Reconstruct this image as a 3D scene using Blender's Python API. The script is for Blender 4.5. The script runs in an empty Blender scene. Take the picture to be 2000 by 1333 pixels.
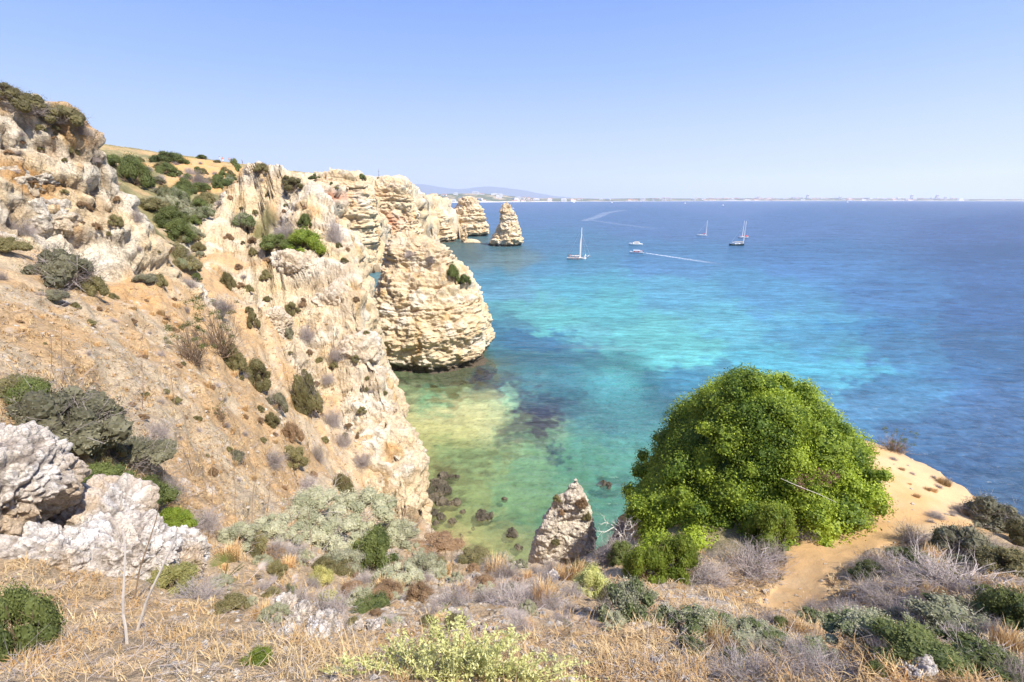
import bpy, math, random
import numpy as np
from mathutils import Vector, Matrix, Euler

# ------------------------------------------------------------------ camera, sky, sun, exposure
sc = bpy.context.scene
COL = sc.collection
H = 30.0                      # camera height above the sea (m)
F = 900.0                     # focal length in pixels of the 2000 px wide photograph
PITCH = math.atan((666.5 - 389.0) / F)
CP, SP = math.cos(PITCH), math.sin(PITCH)
cam_d = bpy.data.cameras.new('camera'); cam = bpy.data.objects.new('camera', cam_d); COL.objects.link(cam)
cam_d.sensor_fit = 'HORIZONTAL'; cam_d.sensor_width = 36.0; cam_d.lens = 36.0 * F / 2000.0
cam_d.clip_start = 0.1; cam_d.clip_end = 60000.0
cam.location = (0, 0, H); cam.rotation_euler = (math.pi / 2 - PITCH, 0, 0)
sc.camera = cam

SUN = Vector((0.64, -0.46, 1.08)).normalized()
world = bpy.data.worlds.new('World'); sc.world = world; world.use_nodes = True
nt = world.node_tree; nt.nodes.clear()
sky = nt.nodes.new('ShaderNodeTexSky'); sky.sky_type = 'NISHITA'; sky.sun_disc = False
sky.sun_elevation = math.asin(SUN.z); sky.sun_rotation = math.atan2(SUN.x, SUN.y)
sky.altitude = 30; sky.air_density = 1.0; sky.dust_density = 0.6; sky.ozone_density = 2.2
bg = nt.nodes.new('ShaderNodeBackground'); bg.inputs['Strength'].default_value = 0.13
wo = nt.nodes.new('ShaderNodeOutputWorld')
tc = nt.nodes.new('ShaderNodeTexCoord'); sx = nt.nodes.new('ShaderNodeSeparateXYZ'); nt.links.new(tc.outputs['Generated'], sx.inputs[0])
rp = nt.nodes.new('ShaderNodeValToRGB'); nt.links.new(sx.outputs['Z'], rp.inputs[0])   # thick sea air: paler and bluer towards the horizon
els = rp.color_ramp.elements; els[0].position = 0.0; els[0].color = (2.5, 2.8, 3.45, 1); els[1].position = 0.70; els[1].color = (0.8, 1.4, 3.9, 1)
e = els.new(0.12); e.color = (1.9, 2.5, 3.75, 1); e = els.new(0.22); e.color = (1.2, 2.0, 4.1, 1); e = els.new(0.34); e.color = (0.72, 1.48, 4.1, 1)
mxs = nt.nodes.new('ShaderNodeMix'); mxs.data_type = 'RGBA'; mxs.inputs['Factor'].default_value = 0.85
nt.links.new(sky.outputs[0], mxs.inputs['A']); nt.links.new(rp.outputs[0], mxs.inputs['B'])
nt.links.new(mxs.outputs['Result'], bg.inputs[0]); nt.links.new(bg.outputs[0], wo.inputs[0])
sun_d = bpy.data.lights.new('sun', 'SUN'); sun_d.energy = 4.6; sun_d.angle = math.radians(0.5); sun_d.color = (1.0, 0.94, 0.86)
sun = bpy.data.objects.new('sun', sun_d); COL.objects.link(sun)
sun.rotation_euler = (-SUN).to_track_quat('-Z', 'Y').to_euler()
sun.location = (30, -20, 60)
sc.view_settings.view_transform = 'Standard'; sc.view_settings.look = 'None'
sc.view_settings.exposure = 0.88; sc.view_settings.gamma = 1.0; sc.view_settings.use_curve_mapping = False
sc.cycles.volume_bounces = 1; sc.cycles.max_bounces = 6; sc.cycles.transparent_max_bounces = 12
sc.cycles.caustics_reflective = False; sc.cycles.caustics_refractive = False

# ------------------------------------------------------------------ helpers
def ray(px, py):
    u = (px - 1000.0) / F; v = (666.5 - py) / F
    return u, CP + SP * v, -SP + CP * v
def at(px, py, Y):            # the point of the sight line that is Y metres ahead
    dx, dy, dz = ray(px, py); t = Y / dy
    return (dx * t, Y, H + dz * t)
def on_z(px, py, z=0.0):      # where the sight line meets height z
    dx, dy, dz = ray(px, py); t = (z - H) / dz
    return (dx * t, dy * t, z)
def proj(x, y, z):
    zz = z - H
    d = y * CP - zz * SP
    return 1000 + F * x / d, 666.5 - F * (y * SP + zz * CP) / d

def lin(r, g, b):
    f = lambda c: (c / 255 / 12.92) if c <= 10 else ((c / 255 + 0.055) / 1.055) ** 2.4
    return np.array([f(r), f(g), f(b)], dtype=np.float32)

rngp = np.random.RandomState(7)
_perm = np.concatenate([rngp.permutation(256)] * 2).astype(np.int32)
_g3 = rngp.normal(size=(256, 3)).astype(np.float32); _g3 /= np.linalg.norm(_g3, axis=1)[:, None]
_r3 = rngp.uniform(size=(256, 3)).astype(np.float32)
def perlin(x, y, z):
    x = np.asarray(x, np.float32); y = np.asarray(y, np.float32); z = np.asarray(z, np.float32)
    x, y, z = np.broadcast_arrays(x, y, z)
    xi = np.floor(x).astype(np.int32); yi = np.floor(y).astype(np.int32); zi = np.floor(z).astype(np.int32)
    fx = x - xi; fy = y - yi; fz = z - zi
    u = fx * fx * fx * (fx * (fx * 6 - 15) + 10); v = fy * fy * fy * (fy * (fy * 6 - 15) + 10); w = fz * fz * fz * (fz * (fz * 6 - 15) + 10)
    xi &= 255; yi &= 255; zi &= 255
    def g(i, j, k):
        h = _perm[_perm[_perm[(xi + i) & 255] + ((yi + j) & 255)] + ((zi + k) & 255)]
        G = _g3[h]
        return G[..., 0] * (fx - i) + G[..., 1] * (fy - j) + G[..., 2] * (fz - k)
    a = g(0,0,0) * (1-u) + g(1,0,0) * u; b = g(0,1,0) * (1-u) + g(1,1,0) * u
    c = g(0,0,1) * (1-u) + g(1,0,1) * u; d = g(0,1,1) * (1-u) + g(1,1,1) * u
    return ((a * (1-v) + b * v) * (1-w) + (c * (1-v) + d * v) * w) * 1.6
def fbm(x, y, z, n=4, gain=0.5):
    s = 0; a = 1.0; f = 1.0
    for i in range(n):
        s = s + a * perlin(x * f + 17.1 * i, y * f + 5.3 * i, z * f + 9.7 * i); a *= gain; f *= 2.03
    return s
def ridged(x, y, z, n=3):
    s = 0; a = 1.0; f = 1.0
    for i in range(n):
        s = s + a * (1 - 2 * np.abs(perlin(x * f + 31.1 * i, y * f + 7.3 * i, z * f + 3.7 * i))); a *= 0.5; f *= 2.1
    return s - 0.7
def _h(i, j, k):
    return _perm[_perm[_perm[i & 255] + (j & 255)] + (k & 255)]
def worley(x, y, z):
    """distance to the nearest and second nearest cell point"""
    xi = np.floor(x).astype(np.int32); yi = np.floor(y).astype(np.int32); zi = np.floor(z).astype(np.int32)
    f1 = np.full(x.shape, 9.0, np.float32); f2 = f1.copy()
    for a in (-1, 0, 1):
        for b in (-1, 0, 1):
            for c in (-1, 0, 1):
                h = _h(xi + a, yi + b, zi + c)
                d = (xi + a + _r3[h, 0] - x) ** 2 + (yi + b + _r3[h, 1] - y) ** 2 + (zi + c + _r3[h, 2] - z) ** 2
                f2 = np.minimum(f2, np.maximum(f1, d)); f1 = np.minimum(f1, d)
    return np.sqrt(f1), np.sqrt(f2)
def sstep(a, b, x):
    t = np.clip((x - a) / (b - a), 0, 1); return t * t * (3 - 2 * t)
def mixc(a, b, t):
    return a * (1 - t[..., None]) + b * t[..., None]

def new_mesh(name, V, faces, smooth=True):
    """faces: list of (n,k) index arrays"""
    me = bpy.data.meshes.new(name)
    V = np.ascontiguousarray(V, np.float32)
    me.vertices.add(len(V)); me.vertices.foreach_set('co', V.ravel())
    loops = np.concatenate([f.ravel() for f in faces]).astype(np.int32)
    tot = np.concatenate([np.full(len(f), f.shape[1], np.int32) for f in faces])
    st = np.concatenate([[0], np.cumsum(tot)[:-1]]).astype(np.int32)
    me.loops.add(len(loops)); me.loops.foreach_set('vertex_index', loops)
    me.polygons.add(len(tot)); me.polygons.foreach_set('loop_start', st); me.polygons.foreach_set('loop_total', tot)
    me.polygons.foreach_set('use_smooth', np.full(len(tot), smooth, bool))
    me.update(calc_edges=True); me.validate()
    return me
def vattr(me, name, arr):
    arr = np.asarray(arr, np.float32)
    if arr.ndim == 1:
        a = me.attributes.new(name, 'FLOAT', 'POINT'); a.data.foreach_set('value', np.ascontiguousarray(arr))
    else:
        a = me.attributes.new(name, 'FLOAT_COLOR', 'POINT')
        c = np.ones((len(arr), 4), np.float32); c[:, :3] = arr; a.data.foreach_set('color', c.ravel())
def obj(name, me, mat=None, parent=None, loc=None):
    o = bpy.data.objects.new(name, me); COL.objects.link(o)
    if mat is not None and me is not None and len(me.materials) == 0: me.materials.append(mat)
    if parent is not None: o.parent = parent
    if loc is not None: o.location = loc
    return o
def tag(o, label, cat=None, group=None, kind=None):
    if label: o['label'] = label
    if cat: o['category'] = cat
    if group: o['group'] = group
    if kind: o['kind'] = kind
    return o
def struct(o): o['kind'] = 'structure'; return o
def thing(name, label, cat, loc=(0, 0, 0), group=None, rz=0.0):
    o = bpy.data.objects.new(name, None); COL.objects.link(o); o.location = loc; o.rotation_euler = (0, 0, rz)
    o.empty_display_size = 0.3
    return tag(o, label, cat, group)

class G:
    """collects raw geometry with a material index per piece"""
    def __init__(s): s.v = []; s.f3 = []; s.f4 = []; s.n = 0
    def add(s, V, f3=None, f4=None):
        V = np.asarray(V, np.float32).reshape(-1, 3)
        s.v.append(V)
        if f3 is not None and len(f3): s.f3.append(np.asarray(f3, np.int32) + s.n)
        if f4 is not None and len(f4): s.f4.append(np.asarray(f4, np.int32) + s.n)
        s.n += len(V)
    def mesh(s, name, smooth=False):
        fs = []
        if s.f3: fs.append(np.concatenate(s.f3))
        if s.f4: fs.append(np.concatenate(s.f4))
        return new_mesh(name, np.concatenate(s.v), fs, smooth)
    def box(s, x0, x1, y0, y1, z0, z1, taper=0.0):
        t = taper
        V = [(x0,y0,z0),(x1,y0,z0),(x1,y1,z0),(x0,y1,z0),(x0+t,y0+t,z1),(x1-t,y0+t,z1),(x1-t,y1-t,z1),(x0+t,y1-t,z1)]
        s.add(V, None, [(0,3,2,1),(4,5,6,7),(0,1,5,4),(1,2,6,5),(2,3,7,6),(3,0,4,7)])
    def tube(s, pts, rad, k=6):
        pts = np.asarray(pts, float); n = len(pts)
        rad = np.full(n, rad) if np.isscalar(rad) else np.asarray(rad)
        T = np.gradient(pts, axis=0); T /= np.linalg.norm(T, axis=1)[:, None] + 1e-9
        up = np.array([0.13, 0.31, 0.94]) if abs(T[0][2]) < 0.9 else np.array([1.0, 0.1, 0])
        A = np.cross(T, up); A /= np.linalg.norm(A, axis=1)[:, None]; B = np.cross(T, A)
        a = np.arange(k) * 2 * math.pi / k
        V = (pts[:, None] + (A[:, None] * np.cos(a)[None, :, None] + B[:, None] * np.sin(a)[None, :, None]) * rad[:, None, None]).reshape(-1, 3)
        f = [(i*k+j, i*k+(j+1) % k, (i+1)*k+(j+1) % k, (i+1)*k+j) for i in range(n-1) for j in range(k)]
        V = np.vstack([V, pts[0], pts[-1]])
        t = [(n*k, (j+1) % k, j) for j in range(k)] + [(n*k+1, (n-1)*k+j, (n-1)*k+(j+1) % k) for j in range(k)]
        s.add(V, t, f)

def twig_geo(P0, P1, r0, r1, g):
    """many thin three-sided twigs at once"""
    P0 = np.asarray(P0, np.float32); P1 = np.asarray(P1, np.float32); n = len(P0)
    T = P1 - P0; T /= np.linalg.norm(T, axis=1)[:, None] + 1e-9
    A = np.cross(T, np.array([0.3, 0.2, 0.93])); A /= np.linalg.norm(A, axis=1)[:, None] + 1e-9; B = np.cross(T, A)
    r0 = np.broadcast_to(r0, (n,))[:, None]; r1 = np.broadcast_to(r1, (n,))[:, None]
    V = np.empty((n, 6, 3), np.float32)
    for k in range(3):
        a = k * 2.0944; d = A * math.cos(a) + B * math.sin(a)
        V[:, k] = P0 + d * r0; V[:, 3 + k] = P1 + d * r1
    b = (np.arange(n) * 6)[:, None]
    f4 = np.concatenate([b + np.array([[0, 1, 4, 3]]), b + np.array([[1, 2, 5, 4]]), b + np.array([[2, 0, 3, 5]])])
    g.add(V.reshape(-1, 3), None, f4)

def leaf_quads(C, N, size, rng, aspect=0.55, rand=0.9):
    """rhombic leaves: centres C, outward directions N"""
    n = len(C); nn = N + rng.normal(size=(n, 3)) * rand; nn /= np.linalg.norm(nn, axis=1)[:, None] + 1e-9
    A = np.cross(nn, rng.normal(size=(n, 3))); A /= np.linalg.norm(A, axis=1)[:, None] + 1e-9
    B = np.cross(nn, A)
    L = (size * rng.uniform(0.6, 1.3, n))[:, None] * 0.5; W = L * aspect
    V = np.stack([C - A * L, C + B * W, C + A * L, C - B * W], 1).reshape(-1, 3)
    f = np.arange(n * 4, dtype=np.int32).reshape(n, 4)
    return V, f

# ------------------------------------------------------------------ materials
def mat_new(name):
    m = bpy.data.materials.new(name); m.use_nodes = True
    t = m.node_tree; b = t.nodes['Principled BSDF']
    return m, t, b
def simple(name, col, rough=0.6, metal=0.0, spec=0.3):
    m, t, b = mat_new(name)
    n = t.nodes.new('ShaderNodeTexNoise'); n.inputs['Scale'].default_value = 6.0
    r = t.nodes.new('ShaderNodeMapRange'); r.inputs['To Min'].default_value = 0.88; r.inputs['To Max'].default_value = 1.08
    mx = t.nodes.new('ShaderNodeVectorMath'); mx.operation = 'SCALE'
    mx.inputs[0].default_value = col[:3]
    t.links.new(n.outputs['Fac'], r.inputs['Value']); t.links.new(r.outputs[0], mx.inputs['Scale'])
    t.links.new(mx.outputs[0], b.inputs['Base Color'])
    b.inputs['Roughness'].default_value = rough; b.inputs['Metallic'].default_value = metal
    b.inputs['Specular IOR Level'].default_value = spec
    return m
def ground_mat(name, s1=3.0, s2=18.0, b1=0.10, b2=0.03, var=0.35, pit=0.0, ps=5.0):
    """vertex albedo, with grain and fine relief at two scales"""
    m, t, b = mat_new(name); L = t.links.new
    a = t.nodes.new('ShaderNodeAttribute'); a.attribute_name = 'col'
    geo = t.nodes.new('ShaderNodeNewGeometry')
    n1 = t.nodes.new('ShaderNodeTexNoise'); n1.inputs['Scale'].default_value = s1; n1.inputs['Detail'].default_value = 8; n1.inputs['Roughness'].default_value = 0.7
    n2 = t.nodes.new('ShaderNodeTexNoise'); n2.inputs['Scale'].default_value = s2; n2.inputs['Detail'].default_value = 5; n2.inputs['Roughness'].default_value = 0.7
    L(geo.outputs['Position'], n1.inputs['Vector']); L(geo.outputs['Position'], n2.inputs['Vector'])
    r = t.nodes.new('ShaderNodeMapRange'); r.inputs['From Min'].default_value = 0.3; r.inputs['From Max'].default_value = 0.7
    r.inputs['To Min'].default_value = 1 - var; r.inputs['To Max'].default_value = 1 + var * 0.5
    L(n2.outputs['Fac'], r.inputs['Value'])
    r1 = t.nodes.new('ShaderNodeMapRange'); r1.inputs['From Min'].default_value = 0.3; r1.inputs['From Max'].default_value = 0.7
    r1.inputs['To Min'].default_value = 1 - var * 0.5; r1.inputs['To Max'].default_value = 1 + var * 0.3
    L(n1.outputs['Fac'], r1.inputs['Value'])
    mm = t.nodes.new('ShaderNodeMath'); mm.operation = 'MULTIPLY'; L(r.outputs[0], mm.inputs[0]); L(r1.outputs[0], mm.inputs[1])
    mx = t.nodes.new('ShaderNodeVectorMath'); mx.operation = 'SCALE'; L(a.outputs['Color'], mx.inputs[0]); L(mm.outputs[0], mx.inputs['Scale'])
    L(mx.outputs[0], b.inputs['Base Color'])
    bp1 = t.nodes.new('ShaderNodeBump'); bp1.inputs['Distance'].default_value = b1; bp1.inputs['Strength'].default_value = 1.0
    bp2 = t.nodes.new('ShaderNodeBump'); bp2.inputs['Distance'].default_value = b2; bp2.inputs['Strength'].default_value = 1.0
    L(n1.outputs['Fac'], bp1.inputs['Height']); L(n2.outputs['Fac'], bp2.inputs['Height']); L(bp1.outputs[0], bp2.inputs['Normal'])
    last = bp2
    if pit > 0:
        wv = t.nodes.new('ShaderNodeVectorMath'); wv.operation = 'MULTIPLY_ADD'; wv.inputs[1].default_value = (0.35 / ps * 4,) * 3
        L(n1.outputs['Color'], wv.inputs[0]); L(geo.outputs['Position'], wv.inputs[2])
        vo = t.nodes.new('ShaderNodeTexVoronoi'); vo.inputs['Scale'].default_value = ps; vo.inputs['Detail'].default_value = 2.0; L(wv.outputs[0], vo.inputs['Vector'])
        bp3 = t.nodes.new('ShaderNodeBump'); bp3.inputs['Distance'].default_value = pit; bp3.inputs['Strength'].default_value = 1.0
        L(vo.outputs['Distance'], bp3.inputs['Height']); L(bp2.outputs[0], bp3.inputs['Normal']); last = bp3
    L(last.outputs[0], b.inputs['Normal'])
    b.inputs['Roughness'].default_value = 0.95; b.inputs['Specular IOR Level'].default_value = 0.1
    return m
def leaf_mat(name, ca, cb, trans=0.3, objvar=0.25, rough=0.55, spec=0.25):
    """leaf colour between ca and cb by the leaf's own random value, tinted per plant"""
    m, t, b = mat_new(name); L = t.links.new
    a = t.nodes.new('ShaderNodeAttribute'); a.attribute_name = 'rnd'
    mx = t.nodes.new('ShaderNodeMix'); mx.data_type = 'RGBA'
    mx.inputs['A'].default_value = (*ca, 1); mx.inputs['B'].default_value = (*cb, 1)
    L(a.outputs['Fac'], mx.inputs['Factor'])
    oi = t.nodes.new('ShaderNodeObjectInfo'); mr = t.nodes.new('ShaderNodeMapRange')
    mr.inputs['To Min'].default_value = 1 - objvar; mr.inputs['To Max'].default_value = 1 + objvar
    L(oi.outputs['Random'], mr.inputs['Value'])
    vm = t.nodes.new('ShaderNodeVectorMath'); vm.operation = 'SCALE'; L(mx.outputs['Result'], vm.inputs[0]); L(mr.outputs[0], vm.inputs['Scale'])
    L(vm.outputs[0], b.inputs['Base Color']); b.inputs['Roughness'].default_value = rough; b.inputs['Specular IOR Level'].default_value = spec
    tr = t.nodes.new('ShaderNodeBsdfTranslucent'); L(vm.outputs[0], tr.inputs['Color'])
    ms = t.nodes.new('ShaderNodeMixShader'); ms.inputs[0].default_value = trans
    L(b.outputs[0], ms.inputs[1]); L(tr.outputs[0], ms.inputs[2]); L(ms.outputs[0], t.nodes['Material Output'].inputs['Surface'])
    return m
M = {}
M['rock'] = ground_mat('limestone', 2.2, 14.0, 0.20, 0.05, 0.36, 0.09, 3.0)
M['nearrock'] = ground_mat('pitted_limestone', 9.0, 45.0, 0.03, 0.010, 0.35, 0.022, 16.0)
M['farrock'] = ground_mat('layered_limestone', 0.55, 3.5, 0.6, 0.15, 0.34, 0.2, 0.8)
M['soil'] = ground_mat('sandy_soil', 2.5, 14.0, 0.14, 0.05, 0.46)
M['path'] = ground_mat('trodden_sand', 1.5, 30.0, 0.05, 0.012, 0.16)
# ------------------------------------------------------------------ the land: one height function
# sight-line points (px, py, metres ahead, class)   classes: s soil, r rock, g scrub ground, p sand platform, f foreground, o orange soil
CPS = [
 # left outcrop: foot, face, crest
 (0,500,20,'s'),(60,505,21.5,'s'),(130,515,24,'s'),(200,536,26,'s'),(290,542,28,'s'),(345,560,30,'s'),
 (0,330,25.5,'r'),(0,430,23.5,'r'),(80,360,26.8,'r'),(60,450,24.5,'r'),(130,480,26,'r'),(160,400,28,'r'),(200,500,28,'r'),(250,450,29.5,'r'),(290,510,30,'r'),(320,510,31,'r'),
 (0,170,28.5,'r'),(60,198,29.3,'r'),(120,212,30,'r'),(170,246,31,'r'),(215,306,31.5,'r'),(240,345,32,'r'),(270,395,32.5,'r'),(300,437,33,'r'),(330,492,33,'r'),(350,538,32.5,'r'),
 (60,260,28.6,'r'),(120,300,29,'r'),(180,330,30,'r'),(230,400,31,'r'),
 # valley and the hill behind
 (330,480,54,'g'),(352,520,46,'g'),(372,480,60,'g'),(335,430,68,'g'),(300,400,80,'g'),(390,520,44,'s'),(365,555,37,'s'),
 (240,318,112,'g'),(270,330,106,'g'),(300,372,98,'g'),(350,335,125,'o'),(335,308,142,'o'),(380,313,150,'o'),(440,321,158,'o'),(472,324,165,'g'),(300,312,142,'g'),(225,306,130,'g'),
 (400,350,122,'o'),(445,345,130,'o'),(420,378,98,'g'),(380,398,86,'g'),(350,372,108,'o'),(320,395,92,'g'),
 # main cliff
 (500,318,64,'r'),(540,326,64,'r'),(580,342,64,'r'),(620,352,63.5,'r'),(655,376,62.5,'r'),(690,405,61,'r'),(480,326,66,'r'),(450,352,64,'r'),(420,388,60,'r'),(402,430,56,'r'),(405,480,51,'r'),(415,535,45,'r'),
 (480,400,60,'r'),(600,400,59.5,'r'),(600,470,54,'r'),(560,450,55,'r'),(560,560,48,'r'),(620,620,44.5,'r'),(680,560,49,'r'),(680,480,54.5,'r'),(650,520,51,'r'),(700,640,43.5,'r'),(480,480,53,'r'),(480,560,46,'r'),
 (740,700,40.5,'r'),(740,760,38.5,'r'),(785,800,36.5,'r'),(700,800,36.2,'r'),(640,740,38.5,'r'),(785,900,33,'r'),(700,900,32.6,'s'),(645,860,33.5,'s'),(800,980,30.5,'r'),(740,975,30.5,'r'),(690,960,29.5,'s'),(550,640,42,'r'),(600,700,40.5,'r'),(620,800,36,'s'),
 (470,640,37,'s'),(520,720,33.5,'s'),(440,600,37,'s'),(565,800,31,'s'),(600,880,28,'s'),(650,940,27.5,'s'),
 # hillside
 (350,590,29,'s'),(250,600,22.5,'s'),(200,570,24,'s'),(100,560,19,'s'),(0,560,15,'s'),(0,640,11.5,'s'),(100,650,13,'s'),(200,700,14,'s'),(300,700,18,'s'),(400,750,18.5,'s'),(400,650,27,'s'),
 (300,850,12,'s'),(450,850,18,'s'),(550,850,24,'s'),(350,950,10,'s'),(450,950,14,'s'),(550,950,19,'s'),(620,1000,18,'s'),(700,1000,22,'s'),(760,1030,22,'s'),(500,1040,12,'s'),(600,1060,13,'s'),
 (700,1060,15,'f'),(800,1080,16,'f'),(880,1060,19.5,'f'),(400,1100,7.5,'f'),(500,1120,8,'f'),(600,1140,8.5,'f'),(700,1140,9.5,'f'),(800,1150,9.5,'f'),(900,1120,13,'f'),(1000,1130,11,'f'),(1000,1100,17,'f'),(1060,1120,20,'f'),(1150,1105,17,'f'),(200,850,8.5,'s'),(0,720,9,'s'),(100,780,8.5,'s'),(0,790,7.5,'s'),
 # foreground
 (150,1185,3.2,'f'),(400,1180,4.2,'f'),(600,1200,4.4,'f'),(600,1300,1.8,'f'),(1000,1333,1.3,'f'),(1000,1250,2.4,'f'),(1000,1200,3.7,'f'),(1000,1165,6.2,'f'),(800,1200,4.2,'f'),
 (1200,1250,2.6,'f'),(1200,1160,7,'f'),(1400,1250,3.6,'f'),(1400,1180,7,'f'),(1600,1300,2.4,'f'),(1600,1230,6,'f'),(1800,1250,4.4,'f'),(2000,1250,4,'f'),(2000,1150,6.5,'f'),(1800,1333,1.5,'f'),(2000,1333,1.4,'f'),(200,1333,1.2,'f'),(0,1333,1.2,'f'),
 # right headland
 (1250,1110,13,'f'),(1300,1110,12.5,'f'),(1540,1200,9.3,'p'),(1560,1150,10.8,'p'),(1600,1050,14.2,'p'),(1700,1020,15.2,'p'),(1700,980,16.6,'p'),(1800,940,18.2,'p'),(1725,870,22,'p'),(1880,985,17,'p'),(1800,1000,15.8,'p'),
 (1900,1250,5,'f'),(1950,1100,10,'f'),(1800,1100,11.3,'f'),(1750,1150,9,'f'),(1650,1180,8.5,'f'),(1900,1050,13,'f'),
 # the cliffs beyond the bay
 (605,350,178,'r'),(640,350,185,'r'),(665,352,192,'r'),(700,356,206,'r'),(725,352,236,'r'),(742,350,256,'r'),(762,353,265,'r'),(785,356,266,'r'),(800,366,268,'r'),(816,384,272,'r'),(832,389,302,'r'),(846,385,342,'r'),(860,388,362,'r'),(875,401,374,'r'),(888,420,382,'r'),
]
WPS = [ # points out of sight, in metres
 (0,0,28.3,'f'),(0,-10,28.8,'f'),(-10,-5,29.2,'f'),(10,-5,28,'f'),(22,-5,25,'f'),(24,4,21,'f'),(22,10,18.6,'f'),(-6,2,28,'f'),(-10,5,27.6,'f'),(-20,10,29,'s'),(-30,15,33,'s'),(-60,-60,35,'f'),(40,-60,25,'f'),
 (-34,36,34,'g'),(-29,38,28,'g'),(-25,39,22.5,'s'),(-22,39,21.5,'s'),(-38,45,32,'g'),(-30,48,24,'s'),(-32,60,24,'g'),(-50,55,33,'g'),
 (-36,74,31,'g'),(-28,70,31,'r'),(-48,86,31,'g'),(-24,66,31,'r'),
 (10.5,18,19.0,'g'),(8,18,18.4,'g'),(12.5,20,18.5,'g'),(15,21,17.9,'p'),(16.5,18,17.9,'p'),(18.5,21,17.8,'p'),(7,14.5,17.8,'g'),(10,14.8,18,'g'),
 (-60,30,40,'g'),(-60,60,42,'g'),(-100,80,46,'g'),(-150,150,50,'g'),(-300,300,50,'g'),(-200,0,45,'g'),(-120,180,45,'g'),(-130,250,44,'g'),(-200,400,40,'g'),(-100,230,42,'g'),
 (-100,300,38,'g'),(-75,290,40,'g'),(-75,330,34,'g'),(-70,370,30,'g'),(-100,420,30,'g'),(-400,700,40,'g'),(4.5,21,12,'g'),(3,23,8.5,'f'),(0,23,8.5,'f'),(-55,320,34,'r'),
]
pts = [at(a, b, c) + (k,) for a, b, c, k in CPS] + [w for w in WPS]
PX = np.array([p[0] for p in pts], np.float64); PY = np.array([p[1] for p in pts], np.float64); PZ = np.array([p[2] for p in pts], np.float64)
PK = [p[3] for p in pts]
def _solve():
    n = len(PX); D = np.hypot(PX[:, None] - PX[None], PY[:, None] - PY[None])
    A = np.zeros((n + 1, n + 1)); A[:n, :n] = -D - np.eye(n) * 0.02; A[:n, n] = 1; A[n, :n] = 1
    return np.linalg.solve(A, np.concatenate([PZ, [0]]))
RW = _solve().astype(np.float32)
PXf = PX.astype(np.float32); PYf = PY.astype(np.float32)
CLS = 'rgpfo'
CW = np.array([[1.0 if k == c else 0.0 for c in CLS] for k in PK], np.float32)
def E_height(x, y, classes=False):
    x = np.asarray(x, np.float32); y = np.asarray(y, np.float32); sh = x.shape; x = x.ravel(); y = y.ravel()
    out = np.empty(len(x), np.float32); cl = np.empty((len(x), len(CLS)), np.float32) if classes else None
    step = 60000
    for i in range(0, len(x), step):
        d = (x[i:i+step, None] - PXf[None]) ** 2 + (y[i:i+step, None] - PYf[None]) ** 2
        if classes:
            w = 1.0 / (d + 0.02) ** 2; w /= w.sum(1)[:, None]; cl[i:i+step] = w @ CW
        out[i:i+step] = -np.sqrt(d) @ RW[:-1] + RW[-1]
    return (out.reshape(sh), cl.reshape(sh + (len(CLS),))) if classes else out.reshape(sh)

EDGE = [(60,-80),(36,-5),(29,5),(24,11),(21.2,14.5),(20.9,17.2),(20.3,20),(19.6,22.6),(17.5,24.2),(12,24.6),(8.2,23.6),(6.4,21.4),(5.4,19),(4.6,17.6),(3.8,18.6),(3.2,20.4),(1,21.4),(-1.2,20.6),(-3.3,22.6),(-5.2,24.8),(-6.4,27.6),
 (-8.2,31),(-9.8,35.5),(-11.6,39),(-13.2,42),(-15.4,46),(-17.4,50),(-19.5,55),(-22.4,60.5),(-26,64),(-32,70),(-42,76),(-52,84),(-64,104),(-76,134),(-84,162),(-80,172),
 (-74,178),(-69,188),(-65.5,200),(-64.5,212),(-68.5,230),(-72,246),(-69,258),(-62,264),(-55,266),(-51,276),(-53,292),(-57,320),(-56.5,340),(-51,362),(-45.5,374),(-44,384),(-49,400),(-72,430),(-120,520),(-300,900),(-900,1000),(-900,-300),(60,-300)]
EDGE = np.array(EDGE, np.float32)
def edge_dist(x, y):
    """metres outside the land's upper edge (negative inside)"""
    sh = x.shape; x = x.ravel().astype(np.float32); y = y.ravel().astype(np.float32)
    best = np.full(len(x), 1e9, np.float32); ins = np.zeros(len(x), bool)
    for i in range(len(EDGE)):
        ax, ay = EDGE[i]; bx, by = EDGE[(i + 1) % len(EDGE)]
        ex, ey = bx - ax, by - ay
        t = np.clip(((x - ax) * ex + (y - ay) * ey) / (ex * ex + ey * ey), 0, 1)
        best = np.minimum(best, (x - ax - t * ex) ** 2 + (y - ay - t * ey) ** 2)
        c = ((ay > y) != (by > y)) & (x < ex * (y - ay) / (ey if ey != 0 else 1e-9) + ax)
        ins ^= c
    d = np.sqrt(best); return np.where(ins, -d, d).reshape(sh)
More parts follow.
